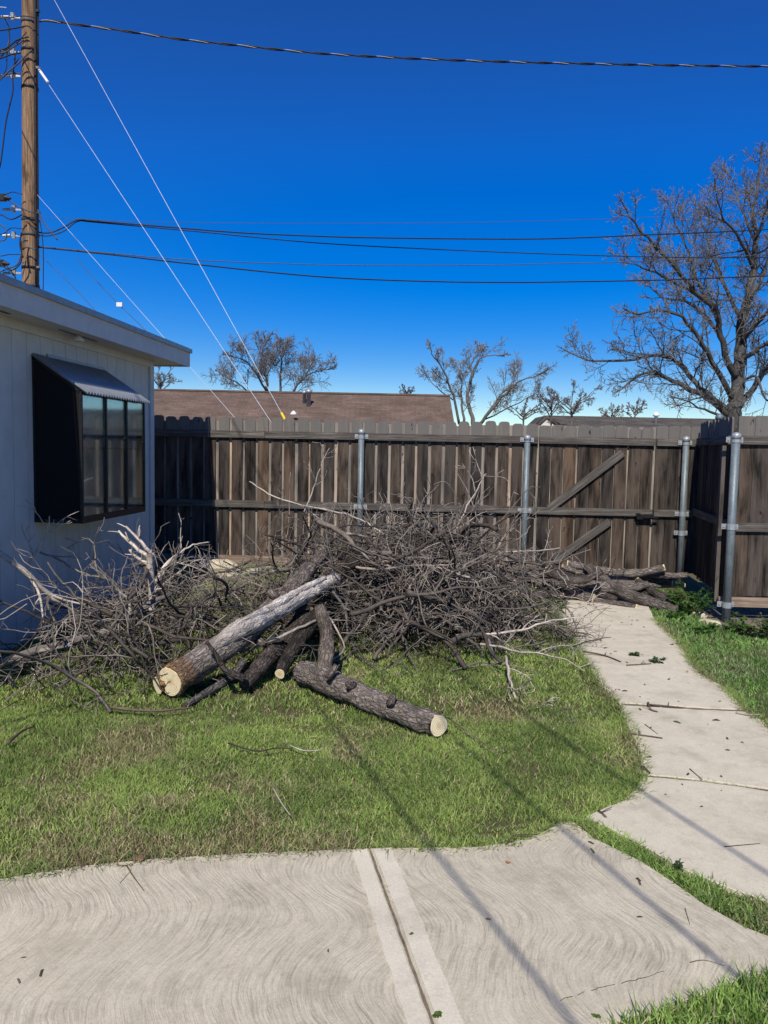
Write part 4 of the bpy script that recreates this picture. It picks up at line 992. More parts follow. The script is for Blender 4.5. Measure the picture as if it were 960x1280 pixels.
sp = np.array([tuple(q) for q in bez([P(262, 812, 5.02), P(298, 788, 5.22), P(338, 768, 5.55), P(375, 746, 5.9), P(400, 733, 6.1), P(421, 722, 6.3)], 8)]); n = len(sp)
pc_ = np.tile(np.array([.52, .47, .42]), (n, 1)); pc_[:n//3] = np.linspace((.29, .25, .22), (.52, .47, .42), n//3)
pl_.tube(sp, np.interp(np.linspace(0, 1, n), [0, .2, .6, 1], [.04, .066, .064, .045]), 16, rough=.16, rg=rgp, col=pc_)
sp2 = sp+np.array([0, -.035, .055]); pl_.tube(sp2[n//5:-6], np.interp(np.linspace(0, 1, len(sp2[n//5:-6])), [0, .3, 1], [.01, .035, .02]), 9, rough=.2, rg=rgp, col=pc_[n//5:-6]*1.15)
ob = pl_.build('stripped_limb', M_strip, main, True, True)
log([GR(198, 856, .075), P(214, 850, 4.92), P(240, 838, 5.1)], [.062, .07, .06], 'small side lobe with a pale face joined to the thickest trunk end', 31, cut=(0,), col=(.38, .22, .11), cat='log stub', name='log_stub', rough=.14, face=(-.25, -.75, .1))
log([GR(548, 907, .067), GR(515, 896, .072), GR(470, 878, .078), GR(428, 860, .085), GR(396, 846, .095), GR(376, 840, .09)], [.064, .066, .072, .080, .086, .07], 'long grey barked log lying across the lawn with a round cream cut end', 2, cut=(0,), col=(.28, .24, .21), k=20, rough=.12, face=(.15, -.65, .15))
log([P(400, 852, 5.0), P(407, 825, 5.1), P(408, 790, 5.35), P(400, 762, 5.65)], [.07, .052, .05, .045], 'upright bent limb joining the long lawn log', 3, cut=(), col=(.22, .18, .15), name='limb', cat='branch')
log([GR(305, 856, .06), P(330, 828, 5.3), P(352, 803, 5.6), P(385, 770, 6.0)], [.04, .066, .068, .06], 'dark log directly beneath the thickest trunk', 4, cut=(), col=(.12, .10, .085), face=(0, -.6, 0))
log([P(350, 842, 5.2), P(364, 815, 5.4), P(385, 785, 5.7), P(402, 762, 6.0)], [.038, .05, .056, .055], 'dark sooty log leaning upright beside the bent limb, small cream end', 5, cut=(0,), col=(.065, .056, .05), face=(-.2, -.9, 0))
log([P(445, 700, 6.6), P(400, 730, 6.5), P(365, 790, 6.1), P(330, 835, 5.7)], [.06, .06, .06, .05], 'dark log half hidden under the trunk in the heap', 6, cut=(), col=(.09, .075, .065))
log([GR(233, 881, .02), GR(262, 864, .03), GR(288, 847, .05), P(306, 824, 5.2)], [.018, .026, .03, .03], 'smooth grey stick lying against the base of the thickest trunk', 7, cut=(), col=(.20, .18, .165), name='limb', cat='branch', k=9)
log([P(258, 802, 4.85), P(270, 818, 4.85), P(282, 838, 4.85), P(305, 848, 4.9)], [.012, .016, .022, .028], 'curved dark stick hooking over the grey stick by the trunk', 8, cut=(), col=(.10, .085, .075), name='limb', cat='branch', k=8)
# back right stack of cut lengths by the gate
ST = [([(733, 708, 8.7), (773, 738, 8.35), (812, 752, 8.15), (847, 764, 8.0)], .062, (), (.17, .145, .125), 'longest dark log sloping down across the gate stack'),
 ([(670, 722, 8.9), (700, 730, 8.6), (724, 743, 8.4), (742, 748, 8.3)], .055, (1,), (.20, .17, .15), 'crooked log at the path-side end of the gate stack'),
 ([(738, 752, 8.35), (768, 757, 8.2), (796, 761, 8.05)], .055, (1, 0), (.17, .135, .115), 'short log at the foot of the gate stack with a round cream end'),
 ([(774, 716, 8.8), (798, 717, 8.85), (824, 717, 8.9)], .055, (0,), (.22, .19, .165), 'short grey log topmost in the gate stack'),
 ([(693, 716, 8.9), (740, 728, 8.7), (790, 742, 8.5), (826, 758, 8.2)], .05, (), (.09, .078, .07), 'dark log under the longest one in the gate stack'),
 ([(797, 726, 8.6), (820, 742, 8.35), (850, 762, 8.05)], .045, (0,), (.12, .10, .09), 'thin log at the weed side of the gate stack'),
 ([(788, 720, 8.8), (815, 724, 8.75), (840, 728, 8.7)], .04, (1,), (.14, .12, .105), 'thin grey log below the topmost one'),
 ([(700, 735, 8.6), (740, 740, 8.5), (770, 750, 8.3)], .045, (), (.10, .085, .075), 'log wedged between crooked log and foot log'),
 ([(660, 730, 9.0), (690, 718, 9.0), (730, 712, 9.0)], .035, (), (.12, .10, .09), 'thin limb on the fence side of the gate stack')]
for q, (pl, r, cut, col, lab) in enumerate(ST):
    log([P(*c_) for c_ in pl], [r*.9, r, r*1.05, r*.9], lab, 50+q, cut=cut, col=col, group='cut logs stacked by the gate', k=12)
rs = random.Random(77)
adj = ['short', 'stubby', 'crooked', 'bent', 'slim', 'sooty', 'split', 'pale-flecked', 'bowed', 'knobbly', 'straight', 'weathered', 'rough', 'smooth', 'twisted', 'forked-looking', 'dull', 'ashy']
for q in range(18):
    lay = q//6; X_ = 1.35+1.75*((q % 7)+rs.uniform(0, .9))/7; Y_ = 8.75-.10*lay+rs.uniform(-.35, .25); r = rs.uniform(.028, .05); L_ = rs.uniform(.55, 1.15); a = rs.uniform(-.6, .35); z_ = r+.10*lay+rs.uniform(0, .03)
    dx_, dy_ = math.cos(a)*L_/2, math.sin(a)*L_/2; tz = rs.uniform(-.03, .05)*(lay+.3)
    if Y_-abs(dy_) < 8.05: Y_ = 8.05+abs(dy_)
    if Y_+abs(dy_) > 9.3: Y_ = 9.3-abs(dy_)
    pts = [Vector((X_-dx_, Y_-dy_, z_+abs(tz))), Vector((X_-dx_*.3, Y_-dy_*.3+rs.uniform(-.04, .04), z_+.01)), Vector((X_+dx_*.4, Y_+dy_*.4+rs.uniform(-.04, .04), z_)), Vector((X_+dx_, Y_+dy_, z_+tz+.02))]
    b_ = rs.uniform(.6, 1.3)
    log(pts, [r, r*rs.uniform(.9, 1.1), r, r*.85], adj[q]+' dark log '+('at the bottom of' if lay == 0 else ('in the middle of' if lay == 1 else 'high in'))+' the gate stack', 90+q, cut=(0, 1) if q % 3 == 0 else (0,), col=(.21*b_, .178*b_, .155*b_), group='cut logs stacked by the gate', k=10, rough=.12)
def stub(parent, p, d, r, l, col, seed):
    rg = np.random.default_rng(seed); g = Geo(); p = Vector(p); d = Vector(d).normalized(); g.tube([p, p+d*l*.5, p+d*l], [r*1.35, r, r*.9], 8, rough=.12, rg=rg, col=col); o = g.build('branch_stub', M_bark, parent, True, True)
lg = [o for o in C.objects if o.get('label', '').startswith('long grey barked log')][0]
stub(lg, GR(488, 880, .13), (.2, -.3, .8), .022, .07, (.26, .22, .19), 1); stub(lg, GR(440, 858, .14), (-.3, -.7, .4), .026, .06, (.24, .2, .17), 2); stub(lg, GR(410, 848, .16), (.5, .1, .8), .02, .10, (.24, .2, .17), 3)
stub(main, P(300, 782, 5.28), (-.5, -.3, .8), .024, .07, (.26, .22, .19), 4); stub(main, P(346, 748, 5.75), (-.7, -.2, .7), .03, .09, (.25, .21, .18), 5); stub(main, P(322, 800, 5.4), (.6, -.6, -.2), .026, .08, (.25, .21, .18), 6)
# reddish dirt mound under gate stack and pale wood chips
# ------------------------------------------------------------------ brush heaps
BC = ((.10, .088, .080), (.31, .285, .26))
PRH = dict(seg=.085, wander=.16, up=0.0, taper=.35, rmin=.0026, kids=[6, 4], lv=2, u0=.15, ang=(28, 62), rk=(.4, .68), lk=(.30, .52))
VAR = []
for q in range(22):
    rg = np.random.default_rng(100+q); pr = dict(PRH); Lq = rg.uniform(.9, 1.9); r = rg.uniform(.007, .019)*(Lq/1.4)
    pr['wander'] = rg.uniform(.09, .2); pr['kids'] = [int(rg.integers(4, 8)), int(rg.integers(2, 5))]
    g = Geo(); grow(g, (0, 0, 0), (1, 0, 0), Lq, r, 0, rg, pr, BC)
    v = np.concatenate(g.v); VAR.append((g.mesh('branch', M_twig, True, True), v, Lq, r, 'twiggy' if pr['kids'][0] >= 6 else 'sparse'))
def fits(W_, cz):
    x, y, z = W_[:, 0], W_[:, 1], W_[:, 2]
    if z.min() < -.02: return False
    if np.any((x < WALLX(y)+.03) & (y < 8.95) & (z < 2.5)): return False
    if np.any(y > 9.50): return False
    return True
def onbay(W_):
    return np.any((W_[:, 0] < WALLX(W_[:, 1])+.48) & (W_[:, 2] > .94))
def heap(n, cx, cy, rx, ry, hh, group, labs, seed, scale=(.7, 1.15), pit=.5, wmin=.15, lift=0, maxz=None, extra=None, col=None):
    rr = random.Random(seed); done = 0; tries = 0
    while done < n and tries < n*40:
        tries += 1
        a = rr.uniform(0, 2*math.pi); ro = math.sqrt(rr.random()); u, v_ = ro*math.cos(a), ro*math.sin(a)
        me, vv, Lq, r, tw_ = VAR[rr.randrange(len(VAR))]; s = rr.uniform(*scale)
        w = rr.uniform(wmin, 1)**.7; z = hh*(1-ro*ro)*w+.05+lift
        mid = Vector((cx+rx*u, cy+ry*v_, z)); phi = rr.uniform(0, 2*math.pi)
        # follow the slope of the heap
        dirv = Vector((math.cos(phi), math.sin(phi), 0)); sl_ = -2*hh*w*(u*dirv.x/rx+v_*dirv.y/ry)
        dirv.z = max(-.9, min(.9, sl_*.8+rr.gauss(0, .22)*pit*2)); dirv.normalize()
        rotq = dirv.to_track_quat('X', 'Z').to_matrix() @ Matrix.Rotation(rr.uniform(0, 6.28), 3, 'X')
        Rm = np.array(rotq)*s; W0 = vv @ Rm.T; off = np.array(mid)-np.array(dirv)*Lq*s*.45
        zlo = W0[:, 2].min()+off[2]
        if zlo < .0: 
            if zlo < -.35: continue
            off[2] -= zlo-.002
        W_ = W0+off
        if not fits(W_, z) or onbay(W_): continue
        if maxz and W_[:, 2].max() > maxz(W_): continue
        o = link('branch', me, None, tuple(off), None, None, label=('long ' if Lq*s > 1.2 else 'short ')+tw_+' '+labs(mid, r*s, dirv), cat='branch', group=group)
        o.rotation_mode = 'QUATERNION'; o.rotation_quaternion = rotq.to_quaternion(); o.scale = (s, s, s); done += 1
    return done
def labm(p, r, d):
    t = 'thick dark branch' if r > .015 else ('medium grey branch' if r > .010 else 'thin grey branch')
    w = 'at the tall heap crest' if p[2] > .62 else ('on the path side of the tall heap' if p[0] > 1.0 else ('on the fence side of the tall heap' if p[1] > 7.6 else ('just behind the thickest trunk' if p[0] < -.4 else ('low on the lawn side of the tall heap' if p[2] < .25 else 'halfway up the tall heap'))))
    u = 'steep' if abs(d.z) > .35 else ('sideways' if abs(d.x) > abs(d.y) else 'end-on')
    return u+' '+t+' '+w
def labl(p, r, d):
    t = 'thick branch' if r > .015 else ('medium branch' if r > .010 else 'thin pale branch')
    w = 'under the bay window' if p[1] > 6.1 else ('on the lawn side of the low house heap' if p[0] > -1.9 else 'at the near end of the low house heap')
    u = 'steep' if abs(d.z) > .35 else ('sideways' if abs(d.x) > abs(d.y) else 'end-on')
    return u+' '+t+' '+w
def labr(p, r, d): return 'slender branch lying over the stacked logs by the gate'
def mz(W_): return 1.38
cnt = 0
cnt += heap(118, .2, 7.0, 1.3, 1.05, .95, 'branches in the tall middle heap', labm, 11, maxz=mz)
cnt += heap(24, .72, 6.6, .75, .65, .36, 'branches in the tall middle heap', labm, 12, scale=(.55, .95), maxz=lambda W_: .9)
cnt += heap(24, -1.15, 7.3, .9, 1.2, .22, 'branches in the tall middle heap', labm, 13, scale=(.5, .9), maxz=lambda W_: 1.0)
cnt += heap(50, -2.05, 5.75, 1.1, 1.0, .36, 'branches in the low heap by the house', labl, 14, scale=(.6, 1.15), maxz=lambda W_: 1.05)
cnt += heap(6, 1.9, 8.7, .6, .3, .2, 'branches over the gate stack', labr, 15, scale=(.4, .8), maxz=lambda W_: .75)
print('branches', cnt)
# fine twigs: uncountable tangle filling the heaps
def tangle(name, label, blobs, seed):
    rg = np.random.default_rng(seed); g = Geo(); pr = dict(seg=.06, wander=.22, up=0, taper=.5, rmin=.0022, kids=[3], lv=1, u0=.2, ang=(30, 65), rk=(.55, .8), lk=(.3, .6), k=4, nocap=1)
    for (n, cx, cy, rx, ry, hh) in blobs:
        for q in range(n):
            a = rg.uniform(0, 2*math.pi); ro = math.sqrt(rg.random()); z = max(.015, hh*(1-ro*ro)*rg.random()**.6)
            p = np.array([cx+rx*ro*math.cos(a), cy+ry*ro*math.sin(a), z+float(gh(cx, cy))*.5]); d = rg.normal(0, 1, 3); d[2] *= .35
            if p[1] > 9.3 or p[0] < WALLX(p[1])+.25: continue
            Lr = rg.uniform(.12, .5); d /= np.linalg.norm(d)
            if p[2]+d[2]*Lr < .01: d[2] = abs(d[2])
            grow(g, p, d, Lr, rg.uniform(.0025, .007), 0, rg, pr, ((.045, .038, .034), (.20, .182, .165)))  # twig colour darkened to paint the deep shade inside the heaps
    g.build(name, M_twig, None, True, True, label=label, kind='stuff')
tangle('twig_tangle', 'dense tangle of grey twigs filling the tall middle heap', [(1500, .15, 7.1, 1.2, .9, .9), (300, .25, 7.0, .6, .6, 1.15), (140, .95, 6.7, .8, .6, .25), (240, -1.2, 7.4, 1.0, 1.3, .16)], 1)
tangle('twig_litter', 'fine twigs filling the low heap by the house', [(240, -2.05, 5.75, 1.15, 1.05, .28)], 2)
tangle('twig_scatter', 'fine twigs strewn around the gate stack', [(45, 2.0, 8.6, .9, .4, .14)], 3)

# individually traced branches that stand out of the heaps
def spray(pl, r0, r1, label, seed, group=None, kids=(3, 2), col=BC, L_=.35, name='branch', cat='branch', lv=2):
    rg = np.random.default_rng(seed); pts = bez([P(*q) for q in pl], 5); arr = np.array([tuple(q) for q in pts]); n = len(arr)
    rad = np.linspace(r0, r1, n); g = Geo(); arr[1:-1] += rg.normal(0, .004, (n-2, 3)); g.tube(arr, rad, 7 if r0 > .01 else 5, col=col[1] if r0 < .015 else (np.array(col[0])+np.array(col[1]))/2)
    pr = dict(seg=.07, wander=.15, up=.0, taper=.45, rmin=.0025, kids=[kids[1]], lv=1, u0=.25, ang=(30, 60), rk=(.5, .75), lk=(.35, .6), k=5)
    for q in range(kids[0]):
        u = .2+.75*(q+rg.random())/max(kids[0], 1); i = int(u*(n-1)); ax = arr[min(i+1, n-1)]-arr[i-1]; ax /= np.linalg.norm(ax)
        s = rg.normal(0, 1, 3); s -= ax*np.dot(s, ax); s /= np.linalg.norm(s); an = math.radians(rg.uniform(30, 60)); nd = ax*math.cos(an)+s*math.sin(an)
        if arr[i][2] < .15: nd[2] = abs(nd[2])
        grow(g, arr[i], nd, L_*rg.uniform(.5, 1.1), rad[i]*.7, 0, rg, pr, (col[1], col[1]))
    return g.build(name, M_twig, None, True, True, label=label, cat=cat, group=group)
PAL = ((.20, .18, .165), (.34, .31, .285))
SP = [([(30, 716, 5.9), (45, 690, 5.9), (57, 668, 5.9), (62, 645, 5.9)], .011, .004, 'pale twig standing tallest under the near edge of the bay window', 4),
 ([(-20, 680, 5.3), (20, 705, 5.3), (60, 742, 5.4), (90, 762, 5.5), (105, 785, 5.6)], .022, .014, 'long pale limb sloping in from the house side across the low heap', 3),
 ([(150, 790, 5.9), (151, 745, 6.0), (140, 728, 6.0), (122, 715, 6.1), (118, 680, 6.2), (102, 672, 6.2)], .014, .004, 'forked pale branch with a curled tip in front of the wall', 4),
 ([(120, 765, 6.0), (150, 752, 6.0), (151, 722, 6.0), (160, 695, 6.05)], .010, .003, 'short upright twig beside the curled forked branch', 3),
 ([(50, 690, 6.1), (75, 700, 6.1), (100, 715, 6.1), (130, 722, 6.1)], .010, .006, 'level pale twig crossing the wall below the bay window', 3),
 ([(188, 775, 6.1), (190, 740, 6.15), (187, 700, 6.2), (190, 690, 6.2)], .030, .026, 'thick knobbly stub standing up near the house corner', 5),
 ([(0, 830, 5.1), (40, 815, 5.2), (80, 805, 5.3), (130, 790, 5.5), (180, 760, 5.9), (215, 742, 6.2)], .032, .020, 'thickest dark limb running along the low heap', 5),
 ([(0, 872, 5.0), (25, 870, 5.0), (60, 868, 5.05), (92, 865, 5.1)], .009, .005, 'pale twig lying flat on grass at the front of the low heap', 3),
 ([(10, 845, 5.0), (25, 868, 5.0), (35, 885, 4.95), (47, 893, 4.9)], .016, .006, 'dark stick pointing out of the low heap onto the lawn', 2),
 ([(190, 745, 6.8), (215, 700, 6.8), (240, 682, 6.9), (262, 678, 7.0)], .012, .005, 'pale arching branch in front of the shaded fence boards', 3),
 ([(200, 735, 7.0), (228, 712, 7.0), (252, 700, 7.1), (285, 712, 7.2), (318, 728, 7.3)], .010, .006, 'low arching branch reaching from the house corner to the stones', 3),
 ([(205, 760, 6.8), (214, 720, 6.8), (228, 670, 6.8)], .010, .004, 'straight upright branch by the house corner', 2),
 ([(312, 602, 8.3), (345, 622, 8.1), (400, 636, 7.9), (440, 645, 7.7), (480, 668, 7.5)], .008, .010, 'long pale limb slanting out of the tall heap in front of the fence', 3),
 ([(380, 640, 8.3), (392, 610, 8.5), (402, 580, 8.6), (412, 560, 8.7)], .008, .003, 'thin twig reaching highest against the fence beside the first steel post', 4),
 ([(361, 655, 8.2), (362, 620, 8.3), (363, 590, 8.4)], .007, .004, 'reddish straight twig standing against the fence', 1),
 ([(560, 690, 7.5), (580, 640, 7.6), (600, 605, 7.7), (608, 592, 7.8)], .010, .003, 'thin pale twig rising between the two steel posts', 4),
 ([(598, 650, 7.8), (585, 615, 7.9), (570, 590, 8.0)], .006, .003, 'fine twig leaning beside the one between the posts', 2),
 ([(560, 745, 7.3), (600, 700, 7.4), (630, 690, 7.4), (680, 688, 7.5), (700, 685, 7.5)], .014, .005, 'dark limb stretching from the heap in front of the second steel post', 4),
 ([(585, 730, 7.2), (622, 715, 7.2), (655, 715, 7.3), (680, 728, 7.4)], .020, .012, 'thick dark limb arching toward the gate stack', 3),
 ([(620, 690, 7.7), (632, 668, 7.7), (645, 660, 7.8)], .014, .008, 'dark crooked stub silhouetted against the fence boards', 3),
 ([(430, 705, 6.7), (470, 712, 6.4), (530, 706, 6.3), (585, 722, 6.3), (600, 735, 6.3)], .013, .008, 'long smooth limb arching across the face of the tall heap', 4),
 ([(395, 650, 6.9), (430, 668, 6.6), (450, 688, 6.5), (490, 692, 6.4)], .024, .02, 'bent dark limb with a cut tip high in the tall heap', 3),
 ([(560, 805, 5.9), (580, 795, 5.9), (605, 795, 5.9), (625, 812, 6.0), (650, 835, 6.1)], .026, .012, 'stout dark hooked limb at the lawn side of the heap', 4),
 ([(570, 795, 6.0), (640, 790, 5.9), (690, 776, 5.9), (740, 770, 5.9)], .012, .004, 'long pale branch spraying out over the lawn toward the path', 5),
 ([(600, 805, 5.8), (650, 815, 5.75), (700, 822, 5.7), (735, 842, 5.65)], .010, .004, 'pale branch fanning low over the lawn', 5),
 ([(560, 840, 5.6), (600, 828, 5.65), (650, 835, 5.6), (700, 850, 5.55)], .008, .004, 'thin twig lying along the lawn right of the hooked limb', 4),
 ([(632, 820, 5.5), (638, 850, 5.2), (648, 878, 4.95), (672, 905, 4.7)], .011, .005, 'pale twig trailing down the lawn from the heap', 5),
 ([(648, 903, 4.72), (690, 913, 4.68), (742, 913, 4.72)], .006, .004, 'straight pale twig flat on the grass by the path bend', 1),
 ([(400, 720, 6.3), (430, 760, 6.1), (438, 800, 5.9), (470, 835, 5.6), (500, 842, 5.5)], .012, .005, 'drooping limb hanging down the front of the heap', 4),
 ([(500, 760, 6.2), (505, 800, 5.9), (520, 840, 5.6), (515, 845, 5.55)], .010, .004, 'twig hanging to the lawn in the middle of the heap front', 3),
 ([(410, 770, 5.9), (430, 810, 5.6), (400, 830, 5.35), (370, 830, 5.3)], .008, .004, 'curved pale twig crossing in front of the bent limb', 3),
 ([(300, 815, 5.45), (340, 800, 5.4), (380, 782, 5.6), (412, 765, 5.9)], .012, .010, 'slim grey branch lying parallel to the trunk', 2)]
for q, (pl, r0, r1, lab, kd) in enumerate(SP): spray(pl, r0, r1, lab, 300+q, 'branches sticking out of the heaps', (kd, 3), BC if 'dark' in lab else PAL)
# lawn and path sticks
LS = [([(10, 938), (28, 922), (42, 916)], .010, 'short dark stick on the lawn near the house-side edge'), ([(285, 938), (320, 948), (345, 944), (365, 945)], .005, 'dark twig in the middle of the lawn'),
 ([(362, 940), (380, 947), (402, 946)], .004, 'pale forked twig next to the dark one mid lawn'), ([(341, 993), (350, 1010), (362, 1028)], .004, 'pale forked twig in the grass near the walkway'),
 ([(140, 892), (190, 897), (240, 893)], .010, 'grey stick half sunk in the grass before the trunk end'), ([(560, 905), (590, 928), (622, 950)], .005, 'brown thin stem lying beside the cream log end'),
 ([(158, 1086), (168, 1102), (180, 1118)], .0028, 'dark twig on the concrete at the lawn edge'), ([(150, 1108), (162, 1094), (164, 1090)], .0014, 'tiny twig crossing the dark one on the concrete'),
 ([(632, 1060), (645, 1054), (672, 1053)], .0045, 'dark twig on the lawn-side rim of the slab'), ([(785, 920), (800, 922), (828, 926)], .007, 'stick lying on the path just past the joint'), ([(806, 908), (822, 920)], .003, 'thin sliver on the path beside the stick'),
 ([(862, 964), (878, 978)], .003, 'thin bent twig on the near path pour'), ([(728, 820), (755, 822), (776, 830)], .008, 'dark curved stick on the far path pour'), ([(783, 834), (800, 833), (814, 832)], .006, 'mossy stick by the weed clump on the path'),
 ([(810, 882), (813, 890), (822, 893)], .008, 'short dark stub at the path joint'), ([(812, 884), (835, 886), (855, 888)], .007, 'dark twig filling the path joint'), ([(920, 894), (935, 897), (950, 897)], .008, 'pale stick at the lawn side of the path joint'),
 ([(803, 962), (812, 970)], .008, 'dark chunk of bark at the bend of the path'), ([(748, 1018), (754, 1022)], .006, 'small dark chip where the two pavings meet'), ([(905, 1062), (950, 1058)], .002, 'hairlike stem on the path edge'),
 ([(485, 1066), (484.5, 1082)], .003, 'twig tip standing on the slab joint'), ([(862, 1208), (880, 1205), (905, 1212)], .002, 'thin dry stem on the near slab corner'), ([(856, 1140), (862, 1160)], .002, 'tiny stem near the weed strip')]
for q, (pl, r, lab) in enumerate(LS):
    rg = np.random.default_rng(500+q); pts = []
    for a, b in pl: p = G(a, b); p.z = float(gh(p.x, p.y))+(.03 if b < 1055 and a < 740 else .011)+r; pts.append(p)
    sp = smoothpts(pts, 4); g = Geo(); n = len(sp); g.tube(sp, np.linspace(r, r*.5, n), 5, col=(.10, .08, .065) if 'pale' not in lab else (.36, .33, .30))
    if 'forked' in lab or r > .0045:
        m_ = sp[n//2]; e_ = m_+Vector((R.uniform(-.06, .06), R.uniform(.02, .07), .012)); g.tube([m_, e_], [r*.6, r*.3], 4, col=(.15, .12, .10))
    g.build('fallen_stick', M_twig, None, True, True, label=lab, cat='stick', group='loose sticks on lawn and paving')
# crumbs, bark chips and leaves on the paving
rg = np.random.default_rng(9); Vs = []; Fs = []; Ls = []; Cs = []
n = 420; xs_ = []; 
for q in range(n):
    x_ = rg.uniform(-1.6, 3.6); y_ = rg.uniform(2.0, 8.2)
    if not any(inpoly(np.array([x_]), np.array([y_]), pl)[0] for pl in PAVE): continue
    if y_ < 3 and rg.random() < .72: continue
    s = rg.uniform(.003, .010); a = rg.uniform(0, 6.28); l = s*rg.uniform(1, 3.0); ca, sa = math.cos(a), math.sin(a); z0 = .014
    b = len(Vs)
    for u_, v__, w_ in ((-l, -s*.6, 0), (l, -s*.4, 0), (l*.7, s*.6, 0), (-l*.8, s*.5, 0), (0, 0, s*.9)): Vs.append((x_+u_*ca-v__*sa, y_+u_*sa+v__*ca, z0+w_))
    for i in range(4): Fs += [b+i, b+(i+1) % 4, b+4]; Ls.append(3)
    c = [(.09, .07, .05), (.05, .045, .03), (.07, .10, .035), (.15, .11, .075)][rg.integers(0, 4)]; Cs += [c]*5
link('litter', bulk('litter', np.array(Vs), np.array(Fs), np.array(Ls), np.array(Cs), colmat('litter_bits', .9)), label='scattered bark crumbs and dry bits on the paving', kind='stuff')
rg = np.random.default_rng(19); Vs = []; Fs = []; Ls = []; Cs = []
LC = [(.20, .13, .08), (.10, .08, .06), (.32, .25, .16), (.22, .16, .10), (.42, .35, .24)]
for q in range(1500):
    near = q % 3
    x_ = rg.normal(-.6, 1.3) if near else rg.uniform(-2.5, 2); y_ = rg.normal(4.9, .6) if near else rg.uniform(3.1, 6.5)
    if any(inpoly(np.array([x_]), np.array([y_]), pl)[0] for pl in PAVE): continue
    s = rg.uniform(.002, .006); a = rg.uniform(0, 6.28); l = s*rg.uniform(1, 3.5); ca, sa = math.cos(a), math.sin(a); z0 = float(gh(x_, y_))+rg.uniform(.004, .02); tl = rg.uniform(-.012, .012)
    b = len(Vs)
    for u_, v__, w_ in ((-l, -s*.6, -tl), (l, -s*.4, tl), (l*.7, s*.6, tl), (-l*.8, s*.5, -tl), (0, 0, s*.5)): Vs.append((x_+u_*ca-v__*sa, y_+u_*sa+v__*ca, z0+w_))
    for i in range(4): Fs += [b+i, b+(i+1) % 4, b+4]; Ls.append(3)
    Cs += [LC[rg.integers(0, 5)]]*5
link('lawn_litter', bulk('lawn_litter', np.array(Vs), np.array(Fs), np.array(Ls), np.array(Cs), bpy.data.materials['litter_bits']), label='bark flakes, sawdust and dead leaves caught in the lawn', kind='stuff')
# ------------------------------------------------------------------ weeds
def weed(px, py, Y, rad, hgt, n, leaf, label, seed, col=(.07, .15, .03), z0=None):
    rg = np.random.default_rng(seed); c0 = G(px, py); z0 = float(gh(c0.x, c0.y)) if z0 is None else z0; t = empty('weed_plant', (c0.x, c0.y, z0), label=label, cat='plant')
    st = Geo(); V = []; FI = []; Lo = []; Cc = []
    for q in range(max(6, n//14)):
        a = rg.uniform(0, 6.28); ro = rad*math.sqrt(rg.random()); h = hgt*(1-.5*(ro/rad)**2)*rg.uniform(.5, 1.1)
        b = np.array([ro*.4*math.cos(a), ro*.4*math.sin(a), 0]); e = np.array([ro*math.cos(a), ro*math.sin(a), h]); mid = (b+e)/2+np.array([0, 0, h*.15])
        st.tube([b, mid, e], [.003, .0025, .0015], 4, col=np.array(col)*.9)
        for k_ in range(14):
            u = rg.uniform(.2, 1.0); p = b*(1-u)**2+2*u*(1-u)*mid+e*u*u; aa = rg.uniform(0, 6.28); el_ = rg.uniform(-.2, .8); d = np.array([math.cos(aa)*math.cos(el_), math.sin(aa)*math.cos(el_), math.sin(el_)])
            s = np.cross(d, [0, 0, 1]); s /= np.linalg.norm(s)+1e-9; l = leaf*rg.uniform(.6, 1.2); w = l*.32; dr_ = np.array([0, 0, -l*.25])
            bb = len(V); V += [p, p+d*l*.5+s*w, p+d*l+dr_, p+d*l*.5-s*w]; FI += [bb, bb+1, bb+2, bb+3]; Lo.append(4); cc_ = np.array(col)*rg.uniform(.6, 1.5); Cc += [cc_]*4
    st.build('stem', M_leaf, t, False, True)
    link('foliage', bulk('foliage', np.array(V), np.array(FI), np.array(Lo), np.array(Cc), M_leaf), t)
weed(860, 762, 8.45, .27, .36, 900, .045, 'bushy green weed between the stacked logs and the side fence', 1)
weed(925, 782, 7.55, .18, .22, 300, .05, 'broad-leaved weed at the foot of the side fence beside the tall post', 2)
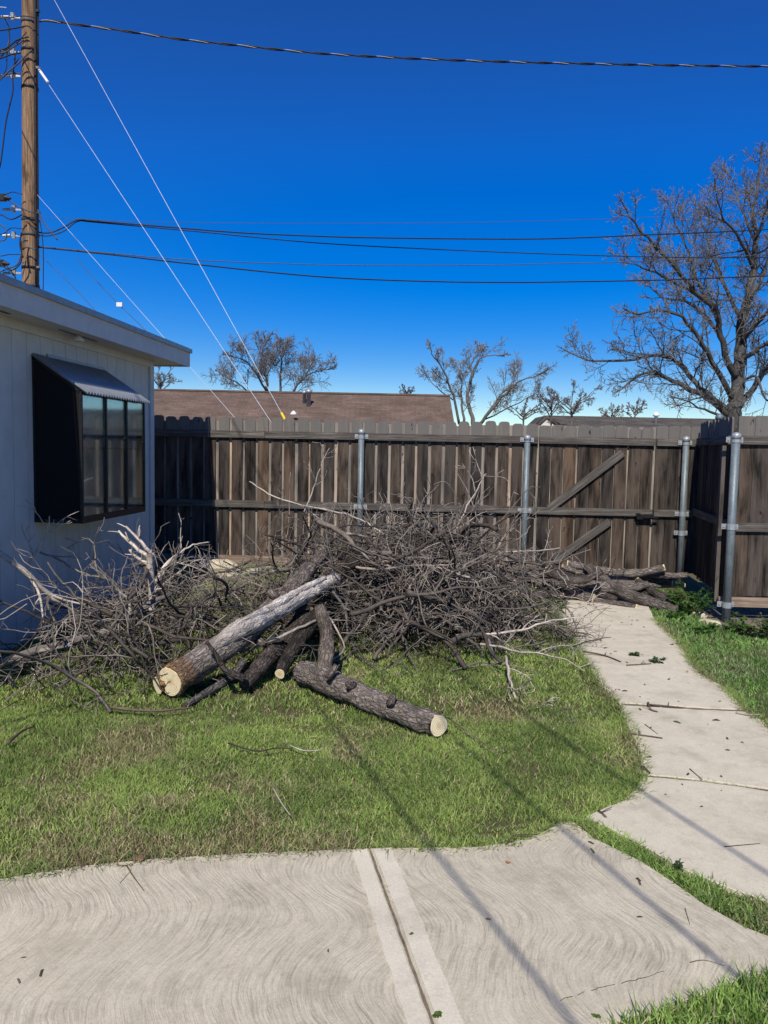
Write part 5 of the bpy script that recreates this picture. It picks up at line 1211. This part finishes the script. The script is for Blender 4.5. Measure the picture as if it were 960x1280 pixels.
weed(955, 788, 7.35, .20, .25, 300, .05, 'leafy weed by the side fence farther from the post', 3, (.09, .16, .04))
weed(885, 790, 7.25, .16, .10, 240, .04, 'low weed in front of the tall steel post', 4)
weed(845, 772, 7.9, .14, .10, 200, .035, 'low green tuft at the end of the stacked logs', 5)
weed(822, 828, 6.3, .09, .015, 120, .03, 'flat weed clump spreading on the far path pour', 6, (.05, .085, .03), .011)
weed(793, 820, 6.42, .05, .012, 60, .03, 'small flat weed beside the larger clump on the path', 7, (.05, .085, .03), .011)
weed(690, 760, 7.9, .2, .12, 300, .04, 'green tuft where the lawn meets the gate stack', 8, (.08, .16, .03))
weed(848, 1088, 2.98, .022, .05, 50, .012, 'dark sprig standing in the weed strip', 9, (.05, .08, .03), .0)
weed(745, 1276, 2.15, .012, .008, 30, .007, 'tiny weed in the near slab crack', 10, (.10, .16, .04), .012)
weed(545, 1275, 2.17, .012, .012, 36, .012, 'tiny weed at the near end of the slab joint', 11, (.10, .16, .04), .012)
# orange leaf on the slab
g = Geo(); p = G(634, 1083); v = []
for a, b, c in ((0, 0, .004), (.008, .003, .008), (.015, .0, .004), (.007, -.004, .003), (-.008, .004, .009), (-.004, -.006, .005)): v.append((p.x+a, p.y+b, .013+c))
g.add(v, [(0, 1, 2, 3), (0, 3, 5, 4), (0, 4, 1)], (.30, .13, .07)); g.build('fallen_leaf', colmat('orange_leaf', .8, .2), None, False, True, label='small orange curled leaf on the slab below the lawn edge', cat='leaf')
g = Geo(); p = G(172, 1079)
for q in range(5): a = R.uniform(0, 6.28); r_ = R.uniform(0, .02); x_, y_ = p.x+r_*math.cos(a), p.y+r_*math.sin(a)*.6; g.add([(x_, y_, .018), (x_+.014, y_+.004, .030), (x_+.02, y_-.008, .022), (x_+.004, y_-.01, .017)], [(0, 1, 2, 3)], (.17, .09, .06))
g.build('fallen_leaf', bpy.data.materials['orange_leaf'], None, False, True, label='reddish brown dry leaves bunched at the lawn edge above the twig', cat='leaf')
print('objects', len(bpy.data.objects))
